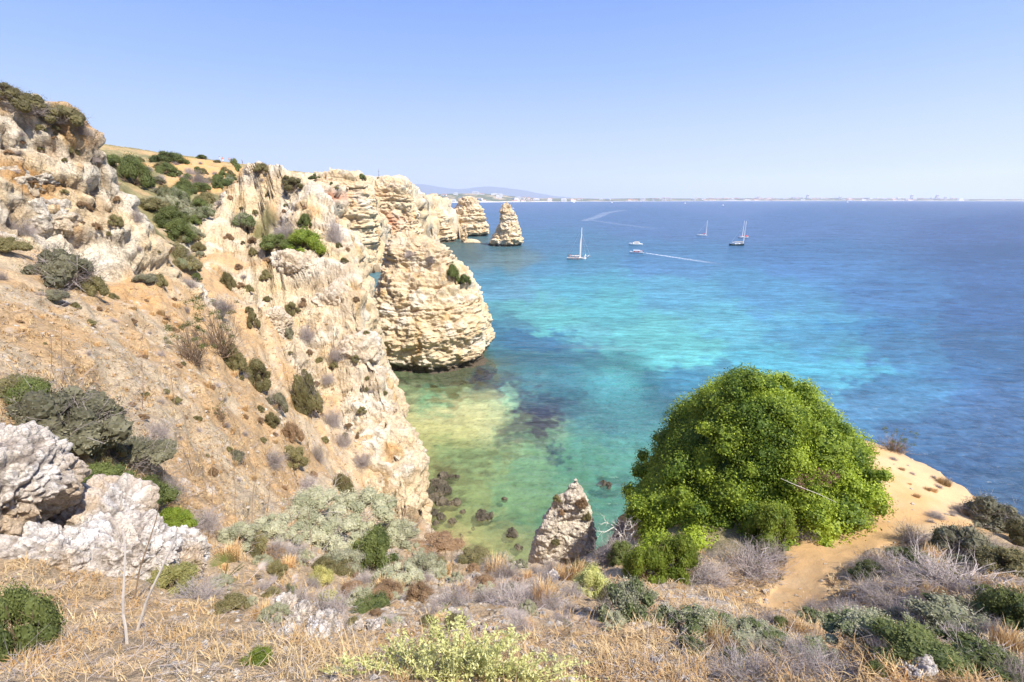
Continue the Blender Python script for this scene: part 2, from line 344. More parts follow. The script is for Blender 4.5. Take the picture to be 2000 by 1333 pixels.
def land(x, y, classes=False):
    x = np.asarray(x, np.float32); y = np.asarray(y, np.float32)
    if classes: e, cl = E_height(x, y, True)
    else: e = E_height(x, y)
    d = edge_dist(x, y)
    r = np.hypot(x, y)
    k = np.clip(r / 60, 0.35, 3.0)
    dn = d + (fbm(x / 9, y / 9, 0.3, 2) * 0.8 * k) * sstep(6, 25, r) + (fbm(x / 1.1 + 3, y / 1.1, 0.8, 3) * 0.35 * sstep(6, 10, r) * sstep(40, 30, r))
    # left flank of the near headland is a brushy slope, not a wall
    flank = sstep(3.5, 0.0, np.hypot(x - 4.2, y - 19.5) - 1.5)
    gentle = np.clip(sstep(-9, -5.0, x) * sstep(26, 22, y) * sstep(8, 5, x), 0, 1)
    slope = 5.0 - 3.0 * np.maximum(flank * 0.5, gentle)
    drop = np.maximum(dn, 0) * slope; drop = drop + 0.5 * k * np.sin(drop / (1.1 * k)) * sstep(0, 2, drop) * sstep(20, 60, r)
    z = e - drop
    z = np.maximum(z, -2.2 - 0.02 * np.maximum(dn, 0))
    return (z, cl, dn) if classes else z

def build_land():
    th = np.concatenate([np.linspace(-180, -64, 26)[:-1], np.linspace(-64, -50, 60)[:-1], np.linspace(-50, 3, 500)[:-1], np.linspace(3, 60, 330)[:-1], np.linspace(60, 180, 26)])
    th = np.radians(th).astype(np.float32); nt_ = len(th)
    rc = np.exp(np.linspace(math.log(0.35), math.log(900), 620)).astype(np.float32)
    X = np.sin(th)[:, None] * rc; Y = np.cos(th)[:, None] * rc
    Z = land(X, Y)
    dr = np.diff(rc)[None]; dz = np.diff(Z, axis=1); rm = 0.5 * (rc[1:] + rc[:-1])[None]; zm = 0.5 * (Z[:, 1:] + Z[:, :-1])
    dist = np.sqrt(rm ** 2 + (H - zm) ** 2)
    w = (np.sqrt(dr ** 2 * 0.35 + dz ** 2)) / dist + 0.10 * dr / rm * 0.3
    w = w * np.where(zm < -1.8, 0.05, 1.0) + 1e-5
    w = w + 0.25 * w.mean() 
    S = np.concatenate([np.zeros((nt_, 1)), np.cumsum(w, 1)], 1); S /= S[:, -1:]
    NR = 760; q = np.linspace(0, 1, NR)
    R = np.stack([np.interp(q, S[i], rc) for i in range(nt_)])
    Rs = R.copy(); cnt = np.ones_like(R)
    for k in (1, 2):
        Rs[k:] += R[:-k]; cnt[k:] += 1; Rs[:-k] += R[k:]; cnt[:-k] += 1
    R = (Rs / cnt).astype(np.float32)
    X = np.sin(th)[:, None] * R; Y = np.cos(th)[:, None] * R
    Z, cl, dn = land(X, Y, True)
    X = X.ravel(); Y = Y.ravel(); Z = Z.ravel(); cl = cl.reshape(-1, len(CLS)); dn = dn.ravel(); R = R.ravel()
    # normals of the base surface
    P = np.stack([X, Y, Z], 1).reshape(nt_, NR, 3)
    du = np.gradient(P, axis=0); dv = np.gradient(P, axis=1)
    N = np.cross(dv, du).reshape(-1, 3); N /= np.linalg.norm(N, axis=1)[:, None] + 1e-9; N[N[:, 2] < 0] *= -1
    Ng = N.reshape(nt_, NR, 3)                      # even out the normals the relief is pushed along
    for ax, kk in ((0, 6), (1, 6), (0, 4), (1, 4)):
        acc = Ng.copy()
        for s_ in range(1, kk + 1):
            a_ = np.roll(Ng, s_, ax); b_ = np.roll(Ng, -s_, ax)
            if ax == 1: a_[:, :s_] = Ng[:, :1]; b_[:, -s_:] = Ng[:, -1:]
            acc += a_ + b_
        Ng = acc / (2 * kk + 1)
    N = Ng.reshape(-1, 3); N = N / (np.linalg.norm(N, axis=1)[:, None] + 1e-9)
    P = P.reshape(-1, 3)
    rock = np.maximum(cl[:, 0], sstep(-0.2, 0.8, dn)) ; far = sstep(100, 170, R)
    rock = np.where(R < 26, np.maximum(rock * sstep(-0.5, 0.3, dn + 0.0) * 0 + cl[:, 0], sstep(0.1, 1.0, dn) * 0.8), rock)
    steep = 1 - N[:, 2]
    rock = np.clip(rock + fbm(X / 3, Y / 3, Z / 3, 3) * 0.35 * (rock > 0.05), 0, 1); rock = sstep(0.25, 0.75, rock)
    # relief
    sp = 0.0038 * R + 0.015
    def oct_(Lw, f, amp):
        k = np.clip((Lw / (2.2 * sp)) - 0.6, 0, 1)
        return amp * k * f(X / Lw, Y / Lw, Z / Lw)
    disp = oct_(60, perlin, 4.0) * far + oct_(22, perlin, 1.6) * sstep(90, 200, R)
    disp += oct_(9.0, lambda a, b, c: perlin(a, b, c * 1.8), 1.1) * sstep(18, 40, R)
    disp += oct_(3.6, lambda a, b, c: ridged(a * .8, b * .8, c * 1.7, 1) + 0.3, 0.42)
    disp *= np.where((X < -17) & (Y < 42), 0.45, 1.0)
    fine = oct_(1.5, lambda a, b, c: -np.abs(perlin(a * .8, b * .8, c * 2.2)) + 0.2, 0.4)
    fine += oct_(0.65, lambda a, b, c: 0.25 - np.abs(perlin(a, b, c * 1.4)), 0.22)
    fine += oct_(0.3, perlin, 0.11) + oct_(0.16, perlin, 0.06)
    rk = np.nonzero(rock > 0.02)[0]
    for Lw, am in ((7.0, 1.4), (2.4, 0.34), (0.9, 0.17), (0.36, 0.07)):
        k = (am * np.clip((Lw / (2.2 * sp)) - 0.6, 0, 1) * (sstep(60, 160, R) if Lw > 5 else 1))[rk]
        use = rk[k > 0.002]
        if len(use) == 0: continue
        wx = X[use] / Lw + 0.3 * perlin(X[use] / Lw, Y[use] / Lw, Z[use] / Lw)
        f1, f2 = worley(wx, Y[use] / Lw, Z[use] / Lw * 1.7)
        v = np.minimum(f2 - f1, 0.35) / 0.35            # blocks with joints between them
        fine[use] += k[k > 0.002] * (v - 0.7 + 0.5 * (0.5 - f1))
    # long joints running down the faces
    al = (X * .62 - Z * .55 + Y * .1); ac = (X * .5 + Z * .62 + Y * .35)
    jn = np.abs(perlin(ac / 3.2 + .3 * perlin(X / 1.5, Y / 1.5, Z / 1.5), al / 11, Y / 14)); jk = sstep(14, 22, R) * (1 - .4 * far) * .6
    fine -= (0.75 * sstep(.13, 0, jn) * np.where((X < -18) & (Y < 40), 1.3, .7)) * jk
    jn2 = np.abs(perlin(X / 1.6, Y / 1.6 + 7, Z / 6)); fine -= .12 * sstep(.10, 0, jn2) * jk
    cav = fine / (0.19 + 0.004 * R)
    disp += fine
    # bedding: ledges that follow height
    zw = Z + perlin(X / 24, Y / 24, 1.7) * 1.0
    st = perlin(zw * 0 + 3.3, X / 40, zw / 1.5) * 0.9 + perlin(zw * 0 + 9.3, X / 60, zw / 3.6) * 1.3
    st = st - 0.55 * sstep(0.22, 0.5, perlin(zw * 0 + 1.3, X / 30, zw / 0.9)); bed = st * (0.42 + 1.5 * far) * sstep(0.06, 0.32, steep)
    disp = (disp * (1 + 0.3 * far) + bed) * rock * sstep(-1.2, 0.3, Z)
    nr_ = 1 - rock
    soil = perlin(X / 1.6, Y / 1.6, Z / 1.6) * 0.2 * sstep(3, 12, R) + ridged((X * .8 + Y * .6) / 1.1, (Y * .8 - X * .6) / 3.5, 0.4, 2) * .16 * sstep(6, 14, R) * sstep(2, -3, X) + perlin(X / .5, Y / .5, Z / .5) * 0.08 + perlin(X / .15, Y / .15, Z / .15) * 0.03 * (R < 15) + (ridged(X / .9, Y / .9, Z / .9, 2) * .07) * (R < 20)
    soil += perlin(X / 9, Y / 9, 0.2) * 0.5 * sstep(14, 24, R)
    pth = path_mask(X, Y)
    soil *= (1 - 0.8 * pth); disp += soil * nr_
    # water-worn notch at sea level
    disp -= 0.9 * np.clip(R / 80, 0.3, 2) * np.exp(-((Z - 0.5) / 0.8) ** 2) * rock
    # overhang hollow half way down the main cliff and the cave in the far one
    c1 = np.array(at(700, 632, 44.5)); q1 = ((X - c1[0]) / 2.6) ** 2 + ((Y - c1[1]) / 3.0) ** 2 + ((Z - c1[2]) / 0.9) ** 2
    disp -= 1.5 * np.exp(-q1)
    for (a, b, c, sx, sz, dp) in [(735, 690, 41, 1.6, 1.5, 1.3), (735, 990, 30.2, 1.6, 0.6, 1.2), (600, 560, 47, 3, 0.8, .8), (540, 500, 51, 4, 0.7, .8), (770, 840, 36, 1.0, 1.6, .8), (770, 425, 262, 6.5, 4.5, 7), (665, 430, 190, 7, 2.5, 3), (120, 470, 26, 1.2, 1.5, 1.0), (215, 530, 27.5, 3.2, .45, .7)]:
        cc = np.array(at(a, b, c)); qq = ((X - cc[0]) / sx) ** 2 + ((Y - cc[1]) / (sx * 1.6)) ** 2 + ((Z - cc[2]) / sz) ** 2
        disp -= dp * np.exp(-qq)
    Nh = N.copy(); Nh[:, 2] *= (1 - 0.3 * rock); Nh /= np.linalg.norm(Nh, axis=1)[:, None] + 1e-9
    V = P + Nh * disp[:, None]
    # ---- albedo
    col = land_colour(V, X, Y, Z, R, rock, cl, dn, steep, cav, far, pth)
    V = V.reshape(nt_, NR, 3)
    idx = np.arange(nt_ * NR).reshape(nt_, NR)
    a = idx[:-1, :-1].ravel(); b = idx[1:, :-1].ravel(); c = idx[1:, 1:].ravel(); d = idx[:-1, 1:].ravel()
    F4 = np.stack([a, d, c, b], 1)
    Vf = V.reshape(-1, 3)
    keep = (Z[F4].max(1) > -1.6)
    F4 = F4[keep]
    fr = rock[F4].mean(1); fp = pth[F4].mean(1)
    # cap over the pole under the camera
    sel = {'cliff': fr > 0.5, 'sandy_path': (fr <= 0.5) & (fp > 0.5)}
    sel['hillside'] = ~(sel['cliff'] | sel['sandy_path'])
    farf = Vf[F4, 1].mean(1) > 120
    out = {}
    for nm, s, mt in [('cliff', sel['cliff'] & ~farf, 'rock'), ('far_cliff', sel['cliff'] & farf, 'farrock'), ('sandy_path', sel['sandy_path'], 'path'), ('hillside', sel['hillside'], 'soil')]:
        ff = F4[s]; u, inv = np.unique(ff, return_inverse=True)
        me = new_mesh(nm, Vf[u], [inv.reshape(ff.shape).astype(np.int32)])
        vattr(me, 'col', col[u]); o = obj(nm, me, M[mt]); struct(o); out[nm] = o
    return out

PATH = [on_z(1525, 1215, 20.2), on_z(1560, 1150, 19.0), on_z(1600, 1085, 18.4), on_z(1665, 1040, 18.2), on_z(1720, 1000, 18.1), on_z(1775, 940, 18.0), on_z(1760, 880, 18.0)]
def path_mask(X, Y):
    d = np.full(X.shape, 9.0, np.float32)
    W = [0.55, 0.62, 0.8, 1.1, 1.7, 2.5, 2.2]
    for i in range(len(PATH) - 1):
        ax, ay = PATH[i][:2]; bx, by = PATH[i+1][:2]; ex, ey = bx - ax, by - ay
        t = np.clip(((X - ax) * ex + (Y - ay) * ey) / (ex * ex + ey * ey), 0, 1)
        dd = np.hypot(X - ax - t * ex, Y - ay - t * ey) - (W[i] * (1 - t) + W[i+1] * t)
        d = np.minimum(d, dd)
    d = d + perlin(X / .5, Y / .5, 0.5) * 0.16 + perlin(X / 1.7, Y / 1.7, 0.9) * 0.25
    return sstep(0.08, -0.08, d)

C_CREAM = np.array([.74, .58, .36]); C_WHITE = np.array([.78, .69, .53]); C_GREY = np.array([.50, .46, .41]); C_ORANGE = np.array([.60, .33, .12]); C_YEL = np.array([.66, .47, .22])
C_DARK = np.array([.17, .145, .12]); C_RED = np.array([.52, .19, .09]); C_SOIL = np.array([.58, .385, .195]); C_PALE = np.array([.60, .47, .30]); C_LIT = np.array([.38, .29, .19])
C_GREEN = np.array([.23, .205, .095]); C_WET = np.array([.075, .06, .045])
def rock_colour(X, Y, Z, far=0.0, lich=0.5):
    n1 = fbm(X / 5, Y / 5, Z / 3, 4); n2 = fbm(X / 1.3 + 9, Y / 1.3, Z / 0.8, 4); n3 = fbm(X / 2.5, Y / 2.5 + 40, Z / 5, 3); n4 = fbm(X / .5, Y / .5, Z / .4 + 8, 3)
    c = np.broadcast_to(C_CREAM, X.shape + (3,)).copy()
    c = mixc(c, C_WHITE, sstep(-0.05, 0.55, n1 + (lich - 0.5)))
    c = mixc(c, C_YEL, sstep(0.15, 0.7, n3) * 0.75)
    c = mixc(c, C_ORANGE, sstep(0.45, 0.9, n3 + n4 * 0.3) * 0.7)
    c = mixc(c, C_GREY, sstep(0.3, 0.9, n2 + 0.5 * n4) * (0.1 + 0.2 * lich))
    c = mixc(c, C_DARK, sstep(0.7, 1.1, n2 * 0.5 + n4) * 0.35)
    return c
def strata_colour(c, X, Y, Z, k):
    zw = Z + perlin(X / 20, Y / 20, 3.1) * 1.2
    s = perlin(X / 50, zw / 0.9, 2.2) + 0.6 * perlin(X / 30, zw / 0.35, 7.2)
    c = mixc(c, np.array([.42, .26, .13]), sstep(0.15, 0.75, s) * k)
    c = mixc(c, np.array([.72, .60, .42]), sstep(0.1, 0.7, -s) * k)
    return c
def land_colour(V, X, Y, Z, R, rock, cl, dn, steep, disp, far, pth):
    x, y, z = V[:, 0], V[:, 1], V[:, 2]
    fs = 1 + 3.5 * far
    rc = rock_colour(x / fs, y / fs, z / fs, 0, 0.62)
    rc = mixc(rc, np.array([.40, .265, .14]), sstep(-0.3, -1.7, disp) * 0.6)  # shade of the hollows painted in as darker brown
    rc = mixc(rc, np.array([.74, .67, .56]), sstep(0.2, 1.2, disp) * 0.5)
    rc = strata_colour(rc, x, y, z, 0.28 + 0.35 * far)
    # orange earth left in the gullies of the crags
    gul = sstep(0.05, 0.5, fbm((x * .62 - z * .55) / 5 + 5, y / 4, (x * .5 + z * .62 + y * .35) / 1.3, 3) + 0.1)
    Lmask = sstep(-0.1, 0.5, fbm(x / 4 + 55, y / 4, z / 4, 2)) * sstep(-18, -24, x) * sstep(45, 38, y)
    rc = mixc(rc, C_ORANGE, np.clip(gul * Lmask * 0.95, 0, 1))
    rc = mixc(rc, C_ORANGE * 1.05, sstep(0.25, 0.8, cl[:, 4] + 0 * x) * 0.6)
    # warm brown scrub stain on gentle ledges
    rc = mixc(rc, C_LIT, sstep(0.6, 0.25, steep) * sstep(0.0, 0.6, fbm(x / 1.7, y / 1.7, z / 1.7 + 3, 3)) * 0.45 * (1 - far * 0.5))
    rc = mixc(rc, C_RED, np.exp(-(((x - at(640, 384, 186)[0]) / 5.0) ** 2 + ((z - at(640, 384, 186)[2]) / 2.2) ** 2)) * (y > 150) * 0.9)
    rc = mixc(rc, C_RED * 1.2, np.exp(-(((x - at(765, 430, 262)[0]) / 6.0) ** 2 + ((z - at(765, 430, 262)[2]) / 2.5) ** 2)) * (y > 240) * (y < 275) * 0.6)
    wet = sstep(1.6 + far * 2.0, 0.5, z + perlin(x / 3, y / 3, 0.7) * 0.6)
    rc = mixc(rc, C_WET, wet * 0.9)
    n1 = fbm(x / 3, y / 3, z / 3, 4); n2 = fbm(x / .6, y / .6, z / .6 + 4, 3); n3 = fbm(x / 6 + 8, y / 6, 0.2, 3)
    s = mixc(np.broadcast_to(C_SOIL, x.shape + (3,)), C_PALE, sstep(-0.2, 0.5, n1))
    s = mixc(s, C_ORANGE * 1.1, sstep(0.2, 0.8, n3) * 0.45)
    s = mixc(s, C_LIT, sstep(0.05, 0.6, n2 + 0.5 * fbm(x / 1.6 + 7, y / 1.6, 3.3, 3)) * 0.6)
    s = mixc(s, np.array([.74, .66, .54]), sstep(0.45, 0.8, fbm(x / .35, y / .35 + 3, 1.0, 2)) * (R < 40) * 0.7)
    g = mixc(np.broadcast_to(C_GREEN, x.shape + (3,)), np.array([.36, .31, .15]), sstep(-0.2, 0.4, n1)); g = mixc(g, C_SOIL, sstep(0.1, 0.6, n3) * 0.6)
    f = mixc(np.broadcast_to(np.array([.60, .44, .26]), x.shape + (3,)), np.array([.70, .60, .46]), sstep(-0.1, 0.5, n1)); f = mixc(f, np.array([.38, .27, .15]), sstep(0, 0.6, n2) * 0.55)
    f = mixc(f, np.array([.62, .38, .16]), sstep(0.1, 0.7, n3 + n2 * .3) * 0.6)
    p = mixc(np.broadcast_to(np.array([.56, .35, .155]), x.shape + (3,)), np.array([.58, .41, .22]), sstep(-.3, .4, n1)); p = mixc(p, np.array([.58, .36, .19]), sstep(.2, .8, n2) * .25)
    o = mixc(np.broadcast_to(np.array([.64, .37, .14]), x.shape + (3,)), C_SOIL, sstep(-.2, .5, n1)); o = mixc(o, C_GREEN, sstep(0.15, 0.5, fbm(x / 8, y / 8, 7.0, 3)) * 0.7)
    out = s.copy()
    for k, cc in ((1, g), (3, f), (2, p), (4, o)):
        out = mixc(out, cc, sstep(0.25, 0.75, cl[:, k] + 0.25 * n1))
    out = mixc(out, p, pth)
    rgt = sstep(4, 6, x) * sstep(16, 12, y) * (1 - pth) * sstep(0.35, 0.1, cl[:, 2])
    out = mixc(out, np.array([.30, .235, .17]) * (1 + 0.3 * n2[:, None]), rgt * 0.75)
    rim = sstep(-1.0, 0.1, dn + .5 * n2) * sstep(40, 30, R) * sstep(0, 3, x)
    out = mixc(out, np.array([.50, .33, .19]) * (1 + .35 * n2[:, None]), rim * .7)
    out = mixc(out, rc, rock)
    return np.clip(out, 0.01, 0.85)

LAND = build_land()
bpy.context.view_layer.update()
NEAR = [LAND['hillside'], LAND['cliff'], LAND['sandy_path'], LAND['far_cliff']]
def cast(o, d, objs=NEAR):
    best = None
    for ob in objs:
        ok, loc, nor, _ = ob.ray_cast(Vector(o), Vector(d))
        if ok:
            L_ = (loc - Vector(o)).length
            if best is None or L_ < best[0]: best = (L_, loc.copy(), nor.copy())
    return best
def hit(px, py):
    """the land point seen at this place of the photograph, or None"""
    return cast((0, 0, H), Vector(ray(px, py)).normalized())
def ground(x, y, zt=90.0):
    b = cast((x, y, zt), (0, 0, -1)); return b
# ------------------------------------------------------------------ sea, sea bed
SEA = [ # px, py, colour as seen, weight
 (1000,400,(112,160,222)),(1400,400,(108,158,222)),(1900,400,(98,148,214)),(1000,430,(98,158,216)),(1300,430,(96,152,214)),(1600,430,(88,146,212)),(1950,440,(74,128,200)),
 (900,490,(96,140,140)),(960,480,(96,150,165)),(1050,470,(84,162,210)),(1100,520,(72,168,206)),(1300,510,(78,160,214)),(1600,510,(66,145,208)),(1950,520,(50,115,182)),
 (985,510,(120,165,170)),(1000,560,(92,176,205)),(960,540,(70,165,195)),(1130,560,(70,185,205)),(1300,570,(76,178,208)),(1500,570,(64,160,205)),(1750,570,(52,130,190)),(1950,600,(42,106,168)),
 (1030,600,(84,190,190)),(1080,630,(82,196,192)),(1180,600,(76,196,200)),(1250,650,(88,202,198)),(1330,680,(84,200,195)),(1450,640,(78,188,205)),(1450,700,(56,172,190)),(1600,650,(58,165,200)),(1650,720,(58,175,196)),(1250,690,(80,198,195)),
 (1000,650,(60,145,168)),(1060,670,(60,140,168)),(1120,700,(62,150,172)),(1150,650,(86,190,195)),(1040,710,(66,145,160)),(1200,730,(66,165,175)),(1350,740,(50,140,165)),
 (1750,680,(46,130,176)),(1900,700,(40,108,160)),(1980,780,(38,95,146)),(1700,780,(40,118,160)),(1800,860,(38,98,146)),(1980,960,(38,86,128)),(1900,900,(38,90,138)),
 (990,740,(84,125,130)),(900,740,(125,140,100)),(850,745,(120,135,90)),(1100,760,(50,125,140)),(1250,800,(56,145,155)),(1350,800,(50,130,150)),
 (800,760,(150,170,120)),(860,760,(128,190,140)),(800,800,(195,205,135)),(880,800,(196,208,145)),(960,790,(185,210,150)),(1015,770,(140,205,165)),(950,830,(190,208,140)),(850,850,(182,196,122)),(1000,830,(120,170,125)),
 (840,900,(150,172,105)),(930,900,(135,175,112)),(1020,900,(108,168,122)),(1120,900,(76,150,120)),(1220,880,(72,160,145)),(1290,850,(60,150,150)),(900,960,(140,172,105)),(1000,960,(112,165,112)),(1100,1000,(96,158,115)),(1200,980,(70,150,130)),
 (860,1010,(160,175,105)),(950,1010,(145,165,100)),(900,1050,(188,190,120)),(960,1060,(160,175,105)),(1010,1060,(130,150,95)),(1180,1040,(80,140,120)),
]
BLOBS = [ # dark weed and rock patches on the bed: px, py, rx, ry, colour, strength
 (1065,800,50,26,(60,62,78),.85),(1090,880,24,20,(48,62,84),.9),(1030,845,44,22,(66,70,72),.8),(990,742,60,16,(70,75,95),.75),(880,765,36,9,(110,105,62),.8),(935,752,55,14,(100,95,60),.6),(1090,770,60,26,(58,84,104),.55),
 (1060,668,80,20,(48,110,150),.45),(975,655,34,20,(48,112,140),.35),(880,920,60,22,(92,92,60),.6),(840,960,40,24,(76,74,52),.7),(950,880,50,12,(96,112,72),.5),(1180,945,26,7,(56,62,66),.8),(1230,940,30,10,(56,80,88),.5),
 (1000,815,40,12,(110,120,84),.5),(800,765,24,8,(92,98,70),.6),(790,745,20,6,(86,92,66),.6),(1430,760,90,22,(38,98,130),.45),(1290,740,70,20,(44,112,140),.35),(1700,640,120,14,(40,120,176),.3),(1050,1000,60,20,(70,118,86),.4),(1150,820,50,18,(44,100,118),.4),
]
SXY = np.array([[a, b] for a, b, _ in SEA], np.float32); SC = np.stack([(lambda v: v * 0.82 + v.mean() * 0.18 + np.array([.01, .02, 0]))(lin(*c)) for _, _, c in SEA])
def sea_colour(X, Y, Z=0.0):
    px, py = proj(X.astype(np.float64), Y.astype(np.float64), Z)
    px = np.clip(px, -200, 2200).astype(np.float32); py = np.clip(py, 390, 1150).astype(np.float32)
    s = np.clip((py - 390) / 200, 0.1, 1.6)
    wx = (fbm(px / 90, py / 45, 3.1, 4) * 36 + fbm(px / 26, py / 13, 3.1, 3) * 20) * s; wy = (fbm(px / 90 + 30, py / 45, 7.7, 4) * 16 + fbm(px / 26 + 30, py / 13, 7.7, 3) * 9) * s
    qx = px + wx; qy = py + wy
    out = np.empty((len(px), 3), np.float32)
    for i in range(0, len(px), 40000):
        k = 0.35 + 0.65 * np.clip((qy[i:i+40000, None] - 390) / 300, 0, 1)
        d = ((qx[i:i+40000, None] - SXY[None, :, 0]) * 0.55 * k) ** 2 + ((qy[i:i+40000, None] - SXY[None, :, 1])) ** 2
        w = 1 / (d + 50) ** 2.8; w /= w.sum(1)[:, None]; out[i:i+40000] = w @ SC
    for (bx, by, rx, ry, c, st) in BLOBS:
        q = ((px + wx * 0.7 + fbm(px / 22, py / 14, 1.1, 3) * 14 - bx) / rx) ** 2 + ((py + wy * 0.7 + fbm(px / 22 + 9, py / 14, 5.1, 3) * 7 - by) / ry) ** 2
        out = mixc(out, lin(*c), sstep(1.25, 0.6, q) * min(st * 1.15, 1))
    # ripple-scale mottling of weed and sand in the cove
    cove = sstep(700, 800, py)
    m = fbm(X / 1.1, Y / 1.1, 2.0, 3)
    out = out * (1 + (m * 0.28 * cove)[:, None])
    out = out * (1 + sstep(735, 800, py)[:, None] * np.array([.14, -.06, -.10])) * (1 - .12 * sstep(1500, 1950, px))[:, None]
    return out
def build_sea():
    th = np.radians(np.concatenate([np.linspace(-180, -70, 12)[:-1], np.linspace(-70, -30, 60)[:-1], np.linspace(-30, 56, 430)[:-1], np.linspace(56, 180, 14)]))
    # even steps of the depression angle near, geometric far
    r = np.concatenate([[4, 12, 20], 30 / np.tan(np.radians(np.linspace(44, 0.9, 330))), [2300, 2700, 3300, 4200, 5500, 8000, 12000, 18000, 26000]])
    X = np.sin(th)[:, None] * r; Y = np.cos(th)[:, None] * r
    n, m = X.shape; V = np.stack([X.ravel(), Y.ravel(), np.zeros(X.size)], 1)
    i = np.arange(n * m).reshape(n, m); F4 = np.stack([i[:-1, :-1].ravel(), i[:-1, 1:].ravel(), i[1:, 1:].ravel(), i[1:, :-1].ravel()], 1)
    F4 = F4[:, ::-1].copy()
    me = new_mesh('sea', V, [F4.astype(np.int32)])
    x, y = X.ravel(), Y.ravel()
    front = y > 5
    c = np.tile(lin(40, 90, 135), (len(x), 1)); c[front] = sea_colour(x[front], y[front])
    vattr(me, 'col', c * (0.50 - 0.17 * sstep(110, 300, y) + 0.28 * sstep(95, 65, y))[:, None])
    # how far the eye reaches down: only over the shallow bed of the cove
    clear = sstep(98, 80, y) * sstep(30, 22, x) * (y > 5) * sstep(0.0, 1.0, 1.0)
    vattr(me, 'clear', clear)
    if me.polygons[0].normal.z < 0: me.flip_normals()
    m_, t, b = mat_new('sea_water'); L = t.links.new
    a = t.nodes.new('ShaderNodeAttribute'); a.attribute_name = 'col'
    ac = t.nodes.new('ShaderNodeAttribute'); ac.attribute_name = 'clear'
    g = t.nodes.new('ShaderNodeNewGeometry')
    def wave(scale, stretch, rot, dist, detail=3.0):
        mp = t.nodes.new('ShaderNodeMapping'); mp.inputs['Scale'].default_value = (scale, scale * stretch, scale); mp.inputs['Rotation'].default_value = (0, 0, math.radians(rot))
        L(g.outputs['Position'], mp.inputs['Vector'])
        nz = t.nodes.new('ShaderNodeTexNoise'); nz.inputs['Scale'].default_value = 1.0; nz.inputs['Detail'].default_value = detail; nz.inputs['Roughness'].default_value = 0.6; nz.inputs['Distortion'].default_value = 0.6
        L(mp.outputs[0], nz.inputs['Vector'])
        bp = t.nodes.new('ShaderNodeBump'); bp.inputs['Distance'].default_value = dist; bp.inputs['Strength'].default_value = 1.0
        L(nz.outputs['Fac'], bp.inputs['Height']); return nz, bp
    n1, b1 = wave(0.22, 2.6, 22, 0.55, 4); n2, b2 = wave(1.1, 2.0, -12, 0.11, 4); n3, b3 = wave(0.035, 3.2, 16, 1.3, 5)
    L(b1.outputs[0], b2.inputs['Normal']); L(b3.outputs[0], b1.inputs['Normal'])
    # body colour scaled darker in the wave troughs, lighter on the crests
    def rng_(n, lo, hi):
        r_ = t.nodes.new('ShaderNodeMapRange'); r_.inputs['From Min'].default_value = 0.32; r_.inputs['From Max'].default_value = 0.68; r_.inputs['To Min'].default_value = lo; r_.inputs['To Max'].default_value = hi
        L(n.outputs['Fac'], r_.inputs['Value']); return r_
    r1 = rng_(n1, 0.70, 1.30); r3 = rng_(n3, 0.80, 1.22); r2 = rng_(n2, 0.85, 1.16)
    mu = t.nodes.new('ShaderNodeMath'); mu.operation = 'MULTIPLY'; L(r1.outputs[0], mu.inputs[0]); L(r3.outputs[0], mu.inputs[1])
    mu2 = t.nodes.new('ShaderNodeMath'); mu2.operation = 'MULTIPLY'; L(mu.outputs[0], mu2.inputs[0]); L(r2.outputs[0], mu2.inputs[1])
    sc_ = t.nodes.new('ShaderNodeVectorMath'); sc_.operation = 'SCALE'; L(a.outputs['Color'], sc_.inputs[0]); L(mu2.outputs[0], sc_.inputs['Scale'])
    df = t.nodes.new('ShaderNodeBsdfDiffuse'); L(sc_.outputs[0], df.inputs['Color'])
    tp = t.nodes.new('ShaderNodeBsdfTransparent'); tp.inputs['Color'].default_value = (0.94, 0.98, 0.95, 1)
    mf = t.nodes.new('ShaderNodeMath'); mf.operation = 'MULTIPLY'; L(ac.outputs['Fac'], mf.inputs[0]); mf.inputs[1].default_value = 0.62
    ms = t.nodes.new('ShaderNodeMixShader'); L(mf.outputs[0], ms.inputs[0]); L(df.outputs[0], ms.inputs[1]); L(tp.outputs[0], ms.inputs[2])
    gl = t.nodes.new('ShaderNodeBsdfGlossy'); gl.inputs['Roughness'].default_value = 0.16; L(b2.outputs[0], gl.inputs['Normal'])
    fr = t.nodes.new('ShaderNodeFresnel'); fr.inputs['IOR'].default_value = 1.33; L(b2.outputs[0], fr.inputs['Normal'])
    fm = t.nodes.new('ShaderNodeMath'); fm.operation = 'MINIMUM'; L(fr.outputs[0], fm.inputs[0]); fm.inputs[1].default_value = 0.27
    m2 = t.nodes.new('ShaderNodeMixShader'); L(fm.outputs[0], m2.inputs[0]); L(ms.outputs[0], m2.inputs[1]); L(gl.outputs[0], m2.inputs[2])
    L(m2.outputs[0], t.nodes['Material Output'].inputs['Surface'])
    t.nodes.remove(b)
    struct(obj('sea', me, m_))
build_sea()

def build_bed():
    gx = np.linspace(-40, 34, 230); gy = np.linspace(20, 104, 260)
    X, Y = np.meshgrid(gx, gy, indexing='ij'); x, y = X.ravel(), Y.ravel()
    z = -0.7 - 0.035 * np.maximum(y - 34, 0) - 0.05 * np.maximum(x, 0) + 0.18 * fbm(x / 4, y / 4, 0.3, 4)
    i = np.arange(len(x)).reshape(X.shape); F4 = np.stack([i[:-1, :-1].ravel(), i[1:, :-1].ravel(), i[1:, 1:].ravel(), i[:-1, 1:].ravel()], 1)
    me = new_mesh('sea_bed', np.stack([x, y, z], 1), [F4.astype(np.int32)])
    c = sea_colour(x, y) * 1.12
    m = fbm(x / .5, y / .5, 9.0, 3)
    c = mixc(c, np.array([.07, .10, .045]), sstep(0.25, 0.7, m + 0.4 * fbm(x / 3, y / 3, 4.0, 2)) * 0.6)
    vattr(me, 'col', c)
    struct(obj('sea_bed', me, M['soil']))
build_bed()
